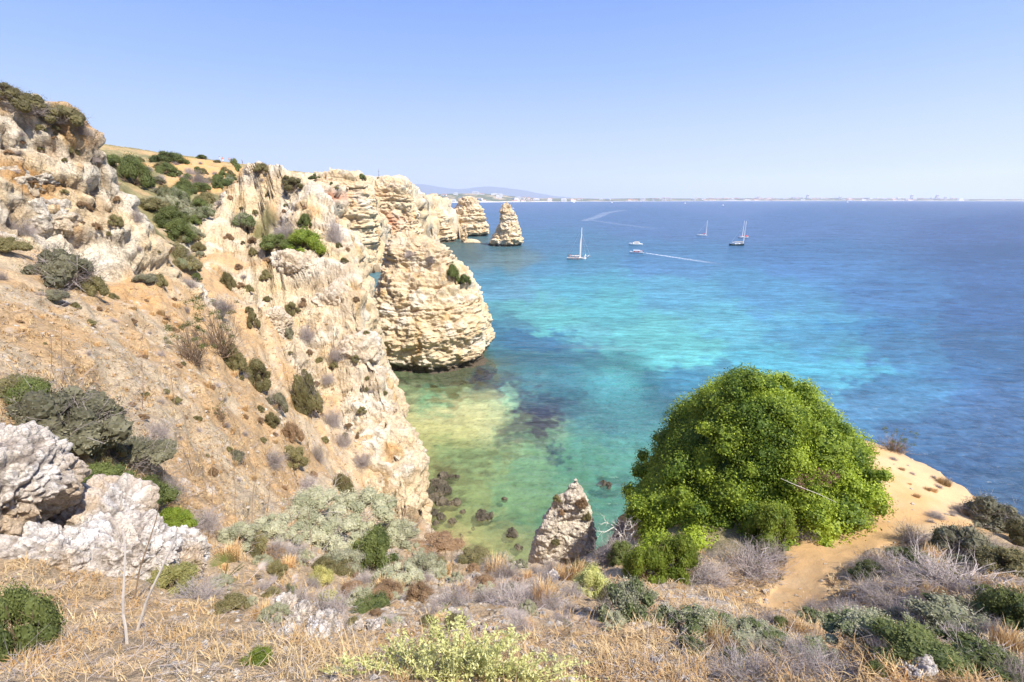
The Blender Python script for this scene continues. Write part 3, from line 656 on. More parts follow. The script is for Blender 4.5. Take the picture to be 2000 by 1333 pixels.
# ------------------------------------------------------------------ sea stacks, headland and loose rocks
def loft_rock(name, sil, Yc, depth, label=None, cat='rock', mat='farrock', bw=1.0, nth=260, nz=200, amp=1.0, zb=-3.0, sq=2.6, strata=1.0, seed=0.0, scale=1.0, lean=0.0, parent=None, crown=0.55, yoff=0.0, red=None, grid=None, pale=0.0):
    """free-standing rock: sil = rows (py, px_left, px_right) of its outline, standing Yc metres ahead, depth = half depth at the foot"""
    rows = []
    for row in sil:
        py, xl, xr = row[:3]; Yr = row[3] if len(row) > 3 else Yc
        a = at(xl, py, Yr); b = at(xr, py, Yr); rows.append((a[2], (a[0] + b[0]) / 2, (b[0] - a[0]) / 2, Yr))
    rows.sort(); zs = np.array([r[0] for r in rows]); cxs = np.array([r[1] for r in rows]); hw = np.array([r[2] for r in rows]); ys = np.array([r[3] for r in rows]) + (yoff if len(sil[0]) > 3 else 0)
    t = np.linspace(0, 1, nz); zz = zb + (zs[-1] - zb) * t
    cx = np.interp(zz, zs, cxs); w = np.interp(zz, zs, hw); dp = depth * w / hw.max() * (0.8 + 0.2 * w / hw.max())
    # round the crown
    th = np.linspace(0, 2 * math.pi, nth, endpoint=False)
    ct, st = np.cos(th), np.sin(th); rr = (np.abs(ct) ** sq + np.abs(st) ** sq) ** (-1 / sq)
    X = cx[:, None] + w[:, None] * rr * ct; Y = np.interp(zz, zs, ys)[:, None] + lean * (zz[:, None] - zz[0]) + dp[:, None] * rr * st; Z = np.repeat(zz[:, None], nth, 1)
    # crown rows closing to the middle
    ks = np.linspace(1, 0, 22)[1:]
    topz = zz[-1]
    Xc = cx[-1] + (X[-1][None] - cx[-1]) * ks[:, None]; Yt = Y[-1].mean(); Yc2 = Yt + (Y[-1][None] - Yt) * ks[:, None]
    Zc = topz + (1 - ks[:, None] ** 2) * w[-1] * 0.35 + 0 * Xc
    X = np.vstack([X, Xc]); Y = np.vstack([Y, Yc2]); Z = np.vstack([Z, Zc])
    P = np.stack([X, Y, Z], 2) if grid is None else grid
    n, m = P.shape[:2]
    du = np.gradient(P, axis=0); dv = np.roll(P, -1, 1) - np.roll(P, 1, 1)
    N = np.cross(dv, du); N /= np.linalg.norm(N, axis=2)[:, :, None] + 1e-9
    P = P.reshape(-1, 3); N = N.reshape(-1, 3)
    if grid is None: N[-m:] = (0, 0, 1)
    else: N *= np.sign((N[m * (n // 2):m * (n // 2 + 1)] * (P[m * (n // 2):m * (n // 2 + 1)] - P[m * (n // 2):m * (n // 2 + 1)].mean(0))).sum())
    x, y, z = (P[:, 0] + seed) / scale, (P[:, 1] + seed) / scale, P[:, 2] / scale
    d = perlin(x / 8, y / 8, z / 12) * 1.7 + (ridged(x / 3.4, y / 3.4, z / 3.4, 1) + .3) * 0.7 * amp
    fine = (0.2 - np.abs(perlin(x / 1.5, y / 1.5, z / 0.9))) * 0.55 * amp + perlin(x / .6, y / .6, z / .4) * 0.18 * amp
    f1, f2 = worley(x / 2.6, y / 2.6, z / 2.0); fine += (np.minimum(f2 - f1, .35) / .35 - .7) * 0.42 * amp
    f1, f2 = worley(x / 1.0, y / 1.0, z / .7); fine += (np.minimum(f2 - f1, .35) / .35 - .7) * 0.17 * amp
    zw = z + perlin(x / 25, y / 25, 1.7) * 0.9
    bed = (perlin(zw * 0 + 3.3 + seed, x / 40, zw / 1.1) * 0.8 + perlin(zw * 0 + 9.3, x / 60, zw / 3.0) * 1.2 - 0.9 * sstep(0.35, 0.6, perlin(zw * 0 + 1.3 + seed, x / 50, zw / 0.7))) * strata
    tot = (d + fine + bed) * scale
    tot -= 1.3 * min(scale, 1.4) * np.exp(-((P[:, 2] - 0.6) / 0.9) ** 2)
    fadec = np.ones(n)
    if grid is None: fadec[-21:] = np.linspace(1, 0.5, 21)
    V = P + N * (tot.reshape(n, m) * fadec[:, None]).reshape(-1)[:, None]
    V[-m:] = V[-m:].mean(0)
    c = rock_colour(V[:, 0] / scale ** .5, V[:, 1] / scale ** .5, V[:, 2] / scale ** .5, 0, 0.45)
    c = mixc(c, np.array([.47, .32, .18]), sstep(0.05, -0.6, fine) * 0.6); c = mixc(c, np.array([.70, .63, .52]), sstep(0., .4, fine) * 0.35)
    c = strata_colour(c, V[:, 0] / scale, V[:, 1] / scale, V[:, 2] / scale, 0.38 * strata)
    for (rx, ry, rY, rr_) in (red or []):
        q = at(rx, ry, rY); c = mixc(c, C_RED * 1.15, np.exp(-(((V[:, 0] - q[0]) / rr_) ** 2 + ((V[:, 2] - q[2]) / rr_ / .5) ** 2)) * .8)
    zt = V[:, 2] / zz[-1]; c = c * (1 - pale) + np.array([.74, .66, .54]) * pale
    c = mixc(c, np.array([.46, .34, .21]), sstep(0.62, 0.9, zt + 0.25 * fbm(x / 2, y / 2, z / 2, 3)) * crown)
    wl = min(2.2, 0.10 * zz[-1] + 0.6)
    c = mixc(c, C_WET, sstep(wl, wl * 0.45, V[:, 2] + perlin(x / 2.5, y / 2.5, 0.7) * wl * 0.4) * 0.92 * (1 if zb < 0 else 0))
    i = np.arange(n * m).reshape(n, m); j = np.roll(i, -1, 1)
    F4 = np.stack([i[:-1].ravel(), j[:-1].ravel(), j[1:].ravel(), i[1:].ravel()], 1).astype(np.int32)
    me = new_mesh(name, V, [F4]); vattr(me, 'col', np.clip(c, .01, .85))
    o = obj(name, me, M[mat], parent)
    if label: tag(o, label, cat)
    return o
# the broad headland in the middle of the picture
loft_rock('rocky_headland', [(462,768,812),(470,758,842),(485,752,858),(520,748,876),(545,744,915),(575,738,938),(610,733,950),(650,742,957),(700,750,962),(730,752,964)], 89, 12.5,
          'broad layered limestone headland with a dark wet foot, standing in front of the main cliff', 'headland', 'rock', nth=420, nz=330, sq=2.9, strata=0.42, seed=3.0, lean=0.12, crown=.3)
loft_rock('sea_stack', [(388,906,926),(394,901,934),(404,895,940),(420,891,945),(432,884,947),(440,880,952),(462,879,951)], 405, 13,
          'pale flat-sided sea stack joined low to the far cliff, left of the free-standing stack', 'sea stack', nth=220, nz=150, scale=2.0, seed=21, strata=.6, crown=.3)
loft_rock('sea_stack', [(396,985,992),(400,979,998),(408,974,1003),(413,973,1010),(430,971,1014),(445,967,1015),(462,961,1018),(482,953,1019)], 318, 11,
          'free-standing tapering sea stack rightmost in the bay, brown crown over pale layers', 'sea stack', nth=240, nz=170, scale=1.6, seed=33, strata=.55, crown=.45)
loft_rock('rock_pillar', [(448,903,909),(455,901,912),(460,898,914),(470,899,914),(480,897,915)], 340, 3.2,
          'small pale rock pillar on a flat wet ledge between the two big stacks', 'rock', nth=110, nz=90, scale=0.9, seed=43, zb=-1, strata=.6)
loft_rock('rock_ledge', [(475.5,899,944),(478,897,946),(482,897,947)], 338, 7, 'low flat wave-cut ledge around the foot of the small pillar', 'rock', nth=120, nz=30, scale=0.5, seed=47, zb=-1.5, strata=.3)
loft_rock('sea_stack', [(384,845,850),(392,840,858),(405,838,868),(425,836,876),(468,830,886)], 392, 15, 'orange peaked crag at the seaward end of the far cliff', 'rock', nth=180, nz=120, scale=2.0, seed=53)
# the pale spire standing at the edge of the cove
loft_rock('rock_spire', [(936,1123,1126),(946,1117,1130),(958,1096,1134),(966,1082,1140),(990,1072,1153),(1010,1058,1160),(1040,1046,1167),(1065,1036,1167),(1090,1034,1160),(1125,1034,1150),(1240,1000,1180),(1400,980,1200)], 19.0, 1.5,
          'jagged pale limestone spire rising at the edge of the cove, below the green mound', 'rock', 'rock', nth=300, nz=260, scale=0.20, seed=61, zb=6.0, strata=.15, amp=.8, crown=.0, pale=.75)

# main cliff: its seaward buttress, leaning back from the cove to the summit
def crest_grid():
    """cross-sections of the crest, one for each step away from the camera: a steep-sided hump reaching down below the water"""
    rows = [(1018,820,29.0),(990,817,30),(960,816,31),(900,814,33),(830,812,36),(790,797,38),(740,781,41),(700,769,44),(650,749,47),(600,735,49),(560,728,51),(520,719,53),(480,707,55.5),(440,693,59),(405,681,61.5),(378,652,63),(356,618,64.5)]
    Ys = np.array([r[2] for r in rows]); E_ = np.array([at(px, py, Y) for py, px, Y in rows]); n = 430; m = 330
    Yq = np.linspace(Ys[0] - 1.2, Ys[-1] + 1.5, n); xe = np.interp(Yq, Ys, E_[:, 0]); ze = np.interp(Yq, Ys, E_[:, 2])
    ker = np.ones(21) / 21; xe = np.convolve(np.pad(xe, 10, mode='edge'), ker, 'valid'); ze = np.convolve(np.pad(ze, 10, mode='edge'), ker, 'valid')
    end = np.clip(np.minimum((Yq - Yq[0]) / 1.6, (Yq[-1] - Yq) / 2.2), 0, 1); end = np.sqrt(np.clip(1 - (1 - end) ** 2, 0.0004, 1))
    w = 3.4 * end; th = np.linspace(0, 2 * math.pi, m, endpoint=False); sq = 3.0
    ct, st = np.cos(th), np.sin(th); rr = (np.abs(ct) ** sq + np.abs(st) ** sq) ** (-1 / sq)
    hh = (ze + 2.6) / 2 * (0.6 + 0.4 * end); zc = ze + .1 - hh
    zz = zc[:, None] + hh[:, None] * rr * st
    batter = 0.10 * (ze[:, None] - zz)                     # the foot stands a little farther out
    X = (xe - 3.4)[:, None] + w[:, None] * rr * ct + batter * (ct > 0)
    return np.stack([X, np.repeat(Yq[:, None], m, 1), zz], 2)
struct(loft_rock('cliff_buttress', [(1018,700,820,29.5),(336,488,556,64.5)], 50, 3.2, None, mat='rock', sq=2.4, strata=.5, seed=71, zb=-1.5, crown=.0, scale=.85, grid=crest_grid()))
struct(loft_rock('far_cliff_buttress', [(347,618,706),(360,608,716),(400,600,724),(440,595,730),(480,590,738),(522,580,744)], 206, 13, None, nth=300, nz=170, sq=3.4, strata=.9, seed=81, scale=1.7, crown=.25, red=[(640,382,194,7)]))
struct(loft_rock('far_cliff_buttress', [(352,736,786),(362,732,798),(385,728,813),(420,727,820),(460,726,824),(500,724,824)], 254, 12, None, nth=280, nz=170, sq=3.2, strata=.9, seed=93, scale=2.0, crown=.25, red=[(765,432,258,9)]))
struct(loft_rock('far_cliff_buttress', [(386,812,832),(395,806,848),(420,800,876),(445,800,886),(470,800,890)], 350, 14, None, nth=240, nz=130, sq=3.0, strata=.9, seed=99, scale=2.2, crown=.25))
def ico(n):
    t = (1 + 5 ** .5) / 2
    V = np.array([(-1,t,0),(1,t,0),(-1,-t,0),(1,-t,0),(0,-1,t),(0,1,t),(0,-1,-t),(0,1,-t),(t,0,-1),(t,0,1),(-t,0,-1),(-t,0,1)], float); V /= np.linalg.norm(V[0])
    Fc = np.array([(0,11,5),(0,5,1),(0,1,7),(0,7,10),(0,10,11),(1,5,9),(5,11,4),(11,10,2),(10,7,6),(7,1,8),(3,9,4),(3,4,2),(3,2,6),(3,6,8),(3,8,9),(4,9,5),(2,4,11),(6,2,10),(8,6,7),(9,8,1)])
    for _ in range(n):
        e = np.sort(np.concatenate([Fc[:, [0, 1]], Fc[:, [1, 2]], Fc[:, [2, 0]]]), 1); u, inv = np.unique(e, axis=0, return_inverse=True); inv = inv.ravel()
        mid = V[u[:, 0]] + V[u[:, 1]]; mid /= np.linalg.norm(mid, axis=1)[:, None]; k = len(Fc); o = len(V); V = np.vstack([V, mid])
        ab, bc, ca = inv[:k] + o, inv[k:2*k] + o, inv[2*k:] + o
        Fc = np.concatenate([np.stack([Fc[:, 0], ab, ca], 1), np.stack([Fc[:, 1], bc, ab], 1), np.stack([Fc[:, 2], ca, bc], 1), np.stack([ab, bc, ca], 1)])
    return V, Fc.astype(np.int32)
ICO = {k: ico(k) for k in (2, 3, 4, 5, 6)}
def blob_rock(name, c, rad, sub, scale, label=None, cat='rock', mat='nearrock', seed=0.0, rot=0.0, tilt=0.0, colour='white', pits=1.0, boxy=0.0, group=None):
    U, Fc = ICO[sub]; U = U.copy()
    P = U * (1 + boxy * (1 / np.max(np.abs(U), axis=1) - 1))[:, None]
    P = P * np.array(rad)
    R_ = np.array(Euler((tilt, 0, rot)).to_matrix()); P = P @ R_.T; N = (U / np.array(rad)) @ R_.T; N /= np.linalg.norm(N, axis=1)[:, None]
    x, y, z = (P[:, 0] / scale + seed), P[:, 1] / scale + seed * 1.7, P[:, 2] / scale
    d = perlin(x / 1.6, y / 1.6, z / 1.6) * .55 + (ridged(x / .9, y / .9, z / .9, 2)) * .22
    f1, f2 = worley(x / .42, y / .42, z / .42); fine = (np.minimum(f2 - f1, .4) / .4 - .6) * .11
    f1, f2 = worley(x / .17, y / .17, z / .17); fine += (np.minimum(f2 - f1, .4) / .4 - .6) * .06 * pits
    if sub >= 6:
        f1, f2 = worley(x / .085, y / .085, z / .085); fine += (0.5 - f1) * .05 * pits
    V = P + N * ((d + fine) * scale)[:, None]
    if colour == 'wet':
        cc = mixc(np.broadcast_to(np.array([.10, .085, .06]), V.shape), np.array([.20, .165, .11]), sstep(-.2, .5, perlin(x, y, z)))
    else:
        cc = np.broadcast_to(np.array([.64, .565, .47]), V.shape).copy()
        cc = mixc(cc, np.array([.75, .70, .63]), sstep(-.15, .4, fbm(x, y, z, 3)))
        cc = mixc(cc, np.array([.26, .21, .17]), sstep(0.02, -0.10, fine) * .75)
        cc = mixc(cc, np.array([.56, .41, .26]), sstep(0.1, .6, fbm(x / 1.6 + 4, y / 1.6, z / 1.6, 3)) * .6)
        if colour == 'cream': cc = cc * .45 + .55 * np.clip(rock_colour(V[:, 0] + seed, V[:, 1], V[:, 2] + seed, 0, .7), 0, .8)
        if colour == 'two':     # sandy underside, its shade painted in as darker tan, below a crusted grey cap
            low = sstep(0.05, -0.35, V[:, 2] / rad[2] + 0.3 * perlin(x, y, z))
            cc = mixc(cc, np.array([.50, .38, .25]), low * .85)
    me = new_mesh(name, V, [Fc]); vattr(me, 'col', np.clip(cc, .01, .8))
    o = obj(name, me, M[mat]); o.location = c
    if label: tag(o, label, cat, group)
    return o
# pitted outcrops close on the left
def A(px, py, Y): return at(px, py, Y)
blob_rock('limestone_outcrop', A(-70, 960, 4.7), (1.02, .85, .74), 6, 0.62, 'pitted grey-white limestone outcrop cut by the left edge of the picture', 'rock', seed=2.0, colour='two', pits=1.4)
blob_rock('limestone_outcrop', A(70, 1100, 4.5), (.72, .5, .50), 6, 0.5, 'sandy shaded lower rock under the pitted outcrop at the left edge', 'rock', seed=9.0, colour='two', pits=.8)
blob_rock('limestone_outcrop', A(235, 1095, 4.9), (.62, .5, .50), 6, 0.5, 'rough white limestone boulder in the lower left, behind the two bare stalks', 'rock', seed=14.0, pits=1.2)
blob_rock('limestone_outcrop', A(350, 1090, 5.6), (.46, .42, .28), 6, 0.36, 'low whitish rock at the right end of the pitted outcrops', 'rock', seed=24.0, tilt=.2, pits=1.2)
blob_rock('limestone_outcrop', A(190, 1000, 5.6), (.60, .5, .30), 5, 0.5, 'weathered rock shelf between the two pitted outcrops', 'rock', seed=29.0, colour='two')
# boulders in the shallow water of the cove
wet = [(868,930,15,8),(886,931,11,6),(855,955,26,9),(838,975,17,9),(866,985,16,10),(888,982,13,10),(862,1008,11,9),(845,1000,13,7),(884,1017,10,10),(850,1022,7,6),(948,1005,20,14),(1000,1042,15,14),(1012,1068,10,8),(835,1022,8,6),(905,1000,6,5),(985,976,7,6),(1180,946,17,6),(828,944,12,7),(833,960,10,6),(872,958,10,7),(850,940,12,6),(900,1045,6,4),(925,1030,5,4)]
wlab = ['dark wet boulder farthest out of the cluster at the foot of the cliff', 'smaller dark boulder beside the farthest one in the cluster', 'long dark rock slab awash at the foot of the main cliff', 'dark boulder touching the cliff foot in the cove', 'dark boulder in the middle of the cluster in the cove', 'squarish dark boulder on the seaward side of the cluster',
        'dark boulder below the middle of the cluster', 'flat dark rock beside the cliff foot', 'lone round dark boulder just below the cluster', 'small dark rock nearest the beach below the cliff', 'brown weedy boulder alone in the middle of the shallow cove', 'dark brown boulder near the beach, left of the pale spire', 'small dark rock at the water edge beside the spire']
for i, (px, py, a, b_) in enumerate(wet):
    x, y, _ = on_z(px, py, 0.0); t = math.hypot(y, H) / F
    lab = wlab[i] if i < 13 else ('flat dark reef rock just breaking the water right of the spire' if (px, py) == (1180, 946) else 'small dark wet stone in the shallows of the cove')
    o = blob_rock('wet_boulder', (x, y, -0.10), (a * t * .82, a * t * 0.75, max(b_ * t * 0.6, .22)), 4, max(a * t, .4), lab, 'boulder', 'rock', seed=i * 3.3, colour='wet', rot=i * 1.3)
    o['group'] = 'dark boulders in the cove'
for i, (px, py, a, b_, dk, lab) in enumerate([(744,800,38,16,'','pale block low on the right rim of the main cliff'),(706,690,44,34,'s','smooth white boss bulging from the middle of the main cliff'),(650,592,52,30,'','grey-crusted mass above the overhang of the main cliff'),(575,520,46,26,'','rough grey-white boss under the bright green shrubs'),(536,640,30,40,'','upright crusted rock on the left of the main cliff'),(495,334,16,10,'','round pale boulder on the summit of the main cliff'),(775,880,26,40,'s','pale rib low on the main cliff above the boulders'),(75,430,60,50,'','white crusted slab on the left outcrop, above the dry shrub'),(40,350,56,44,'','white crusted slab higher on the left outcrop')]):
    h_ = hit(px, py)
    if not h_: continue
    t = (h_[1].y * CP - (h_[1].z - H) * SP) / F; p = h_[1] + Vector(ray(px, py)).normalized() * (a * t * .72)
    blob_rock('limestone_boss', tuple(p), (a * t * .95, a * t * .8, b_ * t * .95), 5, a * t * .8, lab, 'rock', 'rock', seed=i * 7.7, rot=i * .9, colour='cream', pits=.5 if dk == 's' else 1.2, boxy=.25)
# scree of pale blocks near the spire and along the slopes
pale = [(1015,1098,17,'pale ledge rock left of the foot of the spire'),(985,1090,10,'small pale block at the left end of the ledge by the spire'),(1080,1128,12,'shadowed block at the foot of the spire'),(1785,1312,24,'grey stone half buried in dry grass at the lower right'),(548,1195,24,'white stone at the left end of the stony strip in front'),(590,1215,22,'flat white stone in the stony strip in front'),(640,1222,26,'broad flat white stone right of the middle of the stony strip'),(690,1228,16,'small white stone in the stony strip'),(560,1235,18,'white stone at the front edge of the stony strip'),(620,1248,20,'pale stone lowest in the stony strip'),(735,1222,14,'pale stone at the right end of the stony strip'),(520,1215,12,'pale stone just left of the stony strip'),(985,1100,14,'pale rock on the lip beside the cove'),(1345,1255,9,'small pale stone on the bare bank right of the foreground plant'),(1278,1290,7,'tiny pale stone on the bare bank'),(1690,1150,8,'small white stone in the dry scrub right of the path')]
for i, (px, py, a, lab) in enumerate(pale):
    h_ = hit(px, py)
    if not h_: continue
    t = h_[0] / F
    blob_rock('pale_stone', tuple(h_[1] + Vector((0, 0, a * t * .15))), (a * t, a * t * .9, a * t * .62), 5 if a > 12 else 3, a * t * 1.0, lab, 'stone', 'nearrock', seed=i * 5.1, rot=i)

# ------------------------------------------------------------------ the far shore
def build_shore():
    prof = [(760,386),(830,383),(850,381),(880,379.5),(900,378.5),(935,378),(960,380),(985,382),(1010,385),(1035,387),(1060,388.5),(1120,388),(1180,388.5),(1260,387.5),(1340,388),(1420,387.5),(1500,387.5),(1580,387),(1640,387.5),(1700,388),(1760,388),(1820,388.5),(1900,389.2),(1980,389.8),(2100,390.5)]
    pxs = np.linspace(700, 2200, 300); top = np.interp(pxs, [p[0] for p in prof], [p[1] for p in prof])
    shore = np.interp(pxs, [700, 900, 1100, 1400, 1700, 2000, 2200], [397.5, 396.0, 394.2, 393.0, 392.8, 393.2, 393.5])
    rows = []; cols = []
    for s in np.linspace(0, 1, 14):
        V = []
        for px, tp, sh in zip(pxs, top, shore):
            x0, y0, _ = on_z(px, sh, 0.0); k = 1 + 0.22 * s
            Yd = y0 * k; zt = at(px, tp, y0 * 1.22)[2]
            zz = 1.2 + (zt - 1.2) * (sstep(0.03, 1.0, np.array(s)) ** 0.9)
            if 0.1 < s < 0.95: zz += perlin(np.array(px / 25.), np.array(s * 4), np.array(.5)) * 8
            V.append((x0 * k, Yd, max(float(zz), 1.0 + s)))
        rows.append(V)
    V = np.array(rows); n, m, _ = V.shape
    back = V[-1].copy(); back[:, 1] *= 1.1; back[:, 0] *= 1.1; back[:, 2] = 0; front = V[0].copy(); front[:, 1] -= 60; front[:, 2] = -2
    V = np.concatenate([front[None], V, back[None]]); n += 2
    Pf = V.reshape(-1, 3); ii = np.arange(n * m).reshape(n, m)
    F4 = np.stack([ii[:-1, :-1].ravel(), ii[:-1, 1:].ravel(), ii[1:, 1:].ravel(), ii[1:, :-1].ravel()], 1).astype(np.int32)
    me = new_mesh('far_shore', Pf, [F4])
    s = np.repeat(np.concatenate([[0], np.linspace(0, 1, 14), [1]]), m)
    nn = fbm(Pf[:, 0] / 260, Pf[:, 1] / 200, 1.0, 4)
    c = mixc(np.broadcast_to(np.array([.13, .15, .09]), Pf.shape), np.array([.42, .33, .22]), sstep(0.0, 0.5, nn))
    c = mixc(c, np.array([.82, .76, .64]), (s < 0.12).astype(float))
    vattr(me, 'col', c)
    struct(obj('far_shore', me, ground_mat('far_land', .01, .05, 1, .5, .3)))
    # low houses along the shore
    rg = np.random.RandomState(5)
    mw = simple('white_render', (.80, .78, .74), .8); mr = simple('tile_roof', (.45, .22, .13), .8); mg = simple('window_band', (.12, .14, .18), .3)
    protos = []
    for k in range(4):
        w, d, h = [(1, .5, .35), (1, .4, .7), (.6, .5, 1.0), (1, .6, .45)][k]
        g = G(); g.box(-w/2, w/2, -d/2, d/2, 0, h)
        if k == 3: g.box(-w/2 - .02, w * .1, -d/2 - .25, -d/2 - .003, 0, h * .6)
        b1 = g.mesh('wall')
        g = G()
        if k in (0, 3): g.box(-w/2 - .04, w/2 + .04, -d/2 - .04, d/2 + .04, h + .003, h + .14, .12)
        else: g.box(-w/2 + .1, w/2 - .1, -d/2 + .1, d/2 - .1, h + .003, h + .07)
        b2 = g.mesh('roof')
        g = G()
        for q in range(1 + k % 3): 
            zz = h * (q + .45) / (1 + k % 3); g.box(-w/2 + .06, w/2 - .06, -d/2 - .012, -d/2 - .002, zz, zz + h * .16)
        b3 = g.mesh('window')
        b1.materials.append(mw); b2.materials.append(mr if k in (0, 3) else mw); b3.materials.append(mg); protos.append((b1, b2, b3))
    spots = []
    for _ in range(34): spots.append((rg.uniform(845, 1050), rg.uniform(.12, .8), rg.uniform(35, 80)))
    for _ in range(18): spots.append((rg.uniform(1060, 1300), rg.uniform(.1, .6), rg.uniform(30, 80)))
    for _ in range(52): spots.append((rg.normal(1500, 110), rg.uniform(.08, .95), rg.uniform(50, 130)))
    for _ in range(40): spots.append((rg.normal(1760, 85), rg.uniform(.08, .95), rg.uniform(50, 120)))
    tall = [(1576, .5, 1), (1779, .6, 1), (1828, .6, 1), (1640, .5, 0), (1480, .6, 0), (1845, .5, 0)]
    zone = [(1060, 'small white house on the wooded hills of the far shore, behind the sea stacks', 'houses on the hills of the far shore'), (1310, 'small pale house on the low far shore straight across the bay', 'houses on the low middle of the far shore'),
            (1640, 'white block in the dense town on the far shore, above the sailing boats', 'blocks of the far white town'), (9999, 'pale block of the farther town at the right of the horizon', 'blocks of the farther town')]
    for i, (px, s_, size) in enumerate(spots + [(a, b, 60) for a, b, c in tall]):
        sh = np.interp(px, [700, 900, 1100, 1400, 1700, 2000, 2200], [397.5, 396.0, 394.2, 393.0, 392.8, 393.2, 393.5]); x0, y0, _ = on_z(px, sh, 0.0); k = 1 + 0.22 * s_
        tp = np.interp(px, [p[0] for p in prof], [p[1] for p in prof]); zt = at(px, tp, y0 * 1.22)[2]
        z = max(2.0, 1.2 + (zt - 1.2) * float(sstep(0.03, 1.0, np.array(s_)) ** 0.9) - 5)
        last = i >= len(spots); kk = 2 if last else rg.choice([0, 1, 3, 1])
        z_ = [z_ for z_ in zone if px < z_[0]][0]
        if last:
            lab = ['lone tower block rising over the white town on the far shore', 'slim tower standing left in the farther town on the horizon', 'slim tower standing right in the farther town on the horizon', 'tall block at the right end of the white town', 'tall block in the middle of the white town', 'tall block at the right end of the farther town'][i - len(spots)]
            t = thing('tower_block', lab, 'tower block', (x0 * k, y0 * k, z))
            t.scale = (size, size, 75 if tall[i - len(spots)][2] else 48)
        else:
            t = thing('far_house', z_[1], 'house', (x0 * k, y0 * k, z), z_[2], rg.uniform(-.5, .5)); t.scale = (size, size * .8, rg.uniform(22, 42))
        for me_, nm in zip(protos[kk], ('wall', 'roof', 'window')):
            o = bpy.data.objects.new(nm, me_); COL.objects.link(o); o.parent = t
    # mountains behind
    def hills(name, prof, Yd, seed):
        pxs = np.linspace(prof[0][0], prof[-1][0], 160); tp = np.interp(pxs, [p[0] for p in prof], [p[1] for p in prof]); tp = np.convolve(np.pad(tp, 4, mode='edge'), np.ones(9) / 9, 'valid') + perlin(pxs / 18, 0 * pxs, 0 * pxs + seed) * .9
        rows = []
        for s in np.linspace(-1, 1, 15):
            hgt = (1 - abs(s) ** 1.5)
            x, y, z = [], [], []
            for px, t_ in zip(pxs, tp):
                a = at(px, t_, Yd); rows.append((a[0] * (1 + .12 * s), Yd * (1 + .12 * s), -20 + (a[2] + 20) * hgt + (perlin(np.array(px / 12.), np.array(s * 5), np.array(seed)) * 30 * (hgt < .99))))
        V = np.array(rows); n, m = 15, 160; ii = np.arange(n * m).reshape(n, m)
        F4 = np.stack([ii[:-1, :-1].ravel(), ii[:-1, 1:].ravel(), ii[1:, 1:].ravel(), ii[1:, :-1].ravel()], 1).astype(np.int32)
        me = new_mesh(name, V, [F4]); vattr(me, 'col', np.tile([.10, .12, .09], (len(V), 1))); struct(obj(name, me, bpy.data.materials['far_land']))
    hills('mountains', [(640,386),(700,366),(760,358),(800,358),(840,362),(870,368),(905,370),(925,366),(950,364),(975,366),(1000,369),(1030,373),(1060,379),(1090,384),(1130,388),(1200,392)], 27000, 1.5)
build_shore()
# sea air: one closed box round everything, sky outside
g = G(); g.box(-20000, 26000, -1200, 32000, -30, 1400); me = g.mesh('haze')
hm = bpy.data.materials.new('sea_air'); hm.use_nodes = True; t = hm.node_tree; t.nodes.clear()
pv = t.nodes.new('ShaderNodeVolumePrincipled'); pv.inputs['Color'].default_value = (.86, .90, 1.0, 1); pv.inputs['Density'].default_value = 4.5e-5; pv.inputs['Anisotropy'].default_value = 0.2
mo = t.nodes.new('ShaderNodeOutputMaterial'); t.links.new(pv.outputs[0], mo.inputs['Volume'])
tag(obj('haze', me, hm), 'pale blue sea haze over the bay and the far shore', 'haze', kind='stuff')
# ------------------------------------------------------------------ plants
RG = np.random.RandomState(11)
def dome_dirs(n, rng, zmin=-0.1):
    d = rng.normal(size=(n * 3, 3)); d /= np.linalg.norm(d, axis=1)[:, None]; d = d[d[:, 2] > zmin][:n]; return d
def foliage_mesh(name, lobes, per, size, rng, aspect=.55, rand=.9, core=True, fill=0.35, squash=1.0):
    """lobes: (x, y, z, r); leaves scattered through the outer part of every lobe"""
    g = G(); rn = []
    for (x, y, z, r, tone) in lobes:
        n = max(12, int(per * r * r)); d = dome_dirs(n, rng, -0.45); n = len(d)
        rad = r * (1 - fill * rng.uniform(0, 1, n) ** 1.6) * (1 + 0.10 * rng.normal(size=n))
        C = np.array([x, y, z]) + d * rad[:, None] * np.array([1, 1, squash])
        V, f = leaf_quads(C, d, size, rng, aspect, rand); g.add(V, None, f)
        rn.append(np.repeat(np.clip(tone + rng.normal(size=n) * .20, 0, 1), 4))
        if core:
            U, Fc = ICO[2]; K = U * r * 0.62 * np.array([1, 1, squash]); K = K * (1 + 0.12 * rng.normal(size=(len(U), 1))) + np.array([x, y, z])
            g.add(K, Fc, None); rn.append(np.full(len(K), max(tone - .35, 0)))  # darker core added inside the lobe to block see-through
    me = g.mesh(name, False); vattr(me, 'rnd', np.concatenate(rn)); return me
def lobes_dome(n, rng, R=.42, hgt=.5, lr=(.12, .2), tone=(0.3, .9)):
    out = []
    for i in range(n):
        a = rng.uniform(0, 6.283); q = rng.uniform(0, 1) ** .6; zz = hgt * math.sqrt(max(0, 1 - q * q)) * rng.uniform(.72, 1.05)
        r = rng.uniform(*lr); out.append((math.cos(a) * R * q, math.sin(a) * R * q, max(zz - r * .5, r * .4), r, rng.uniform(*tone)))
    return out
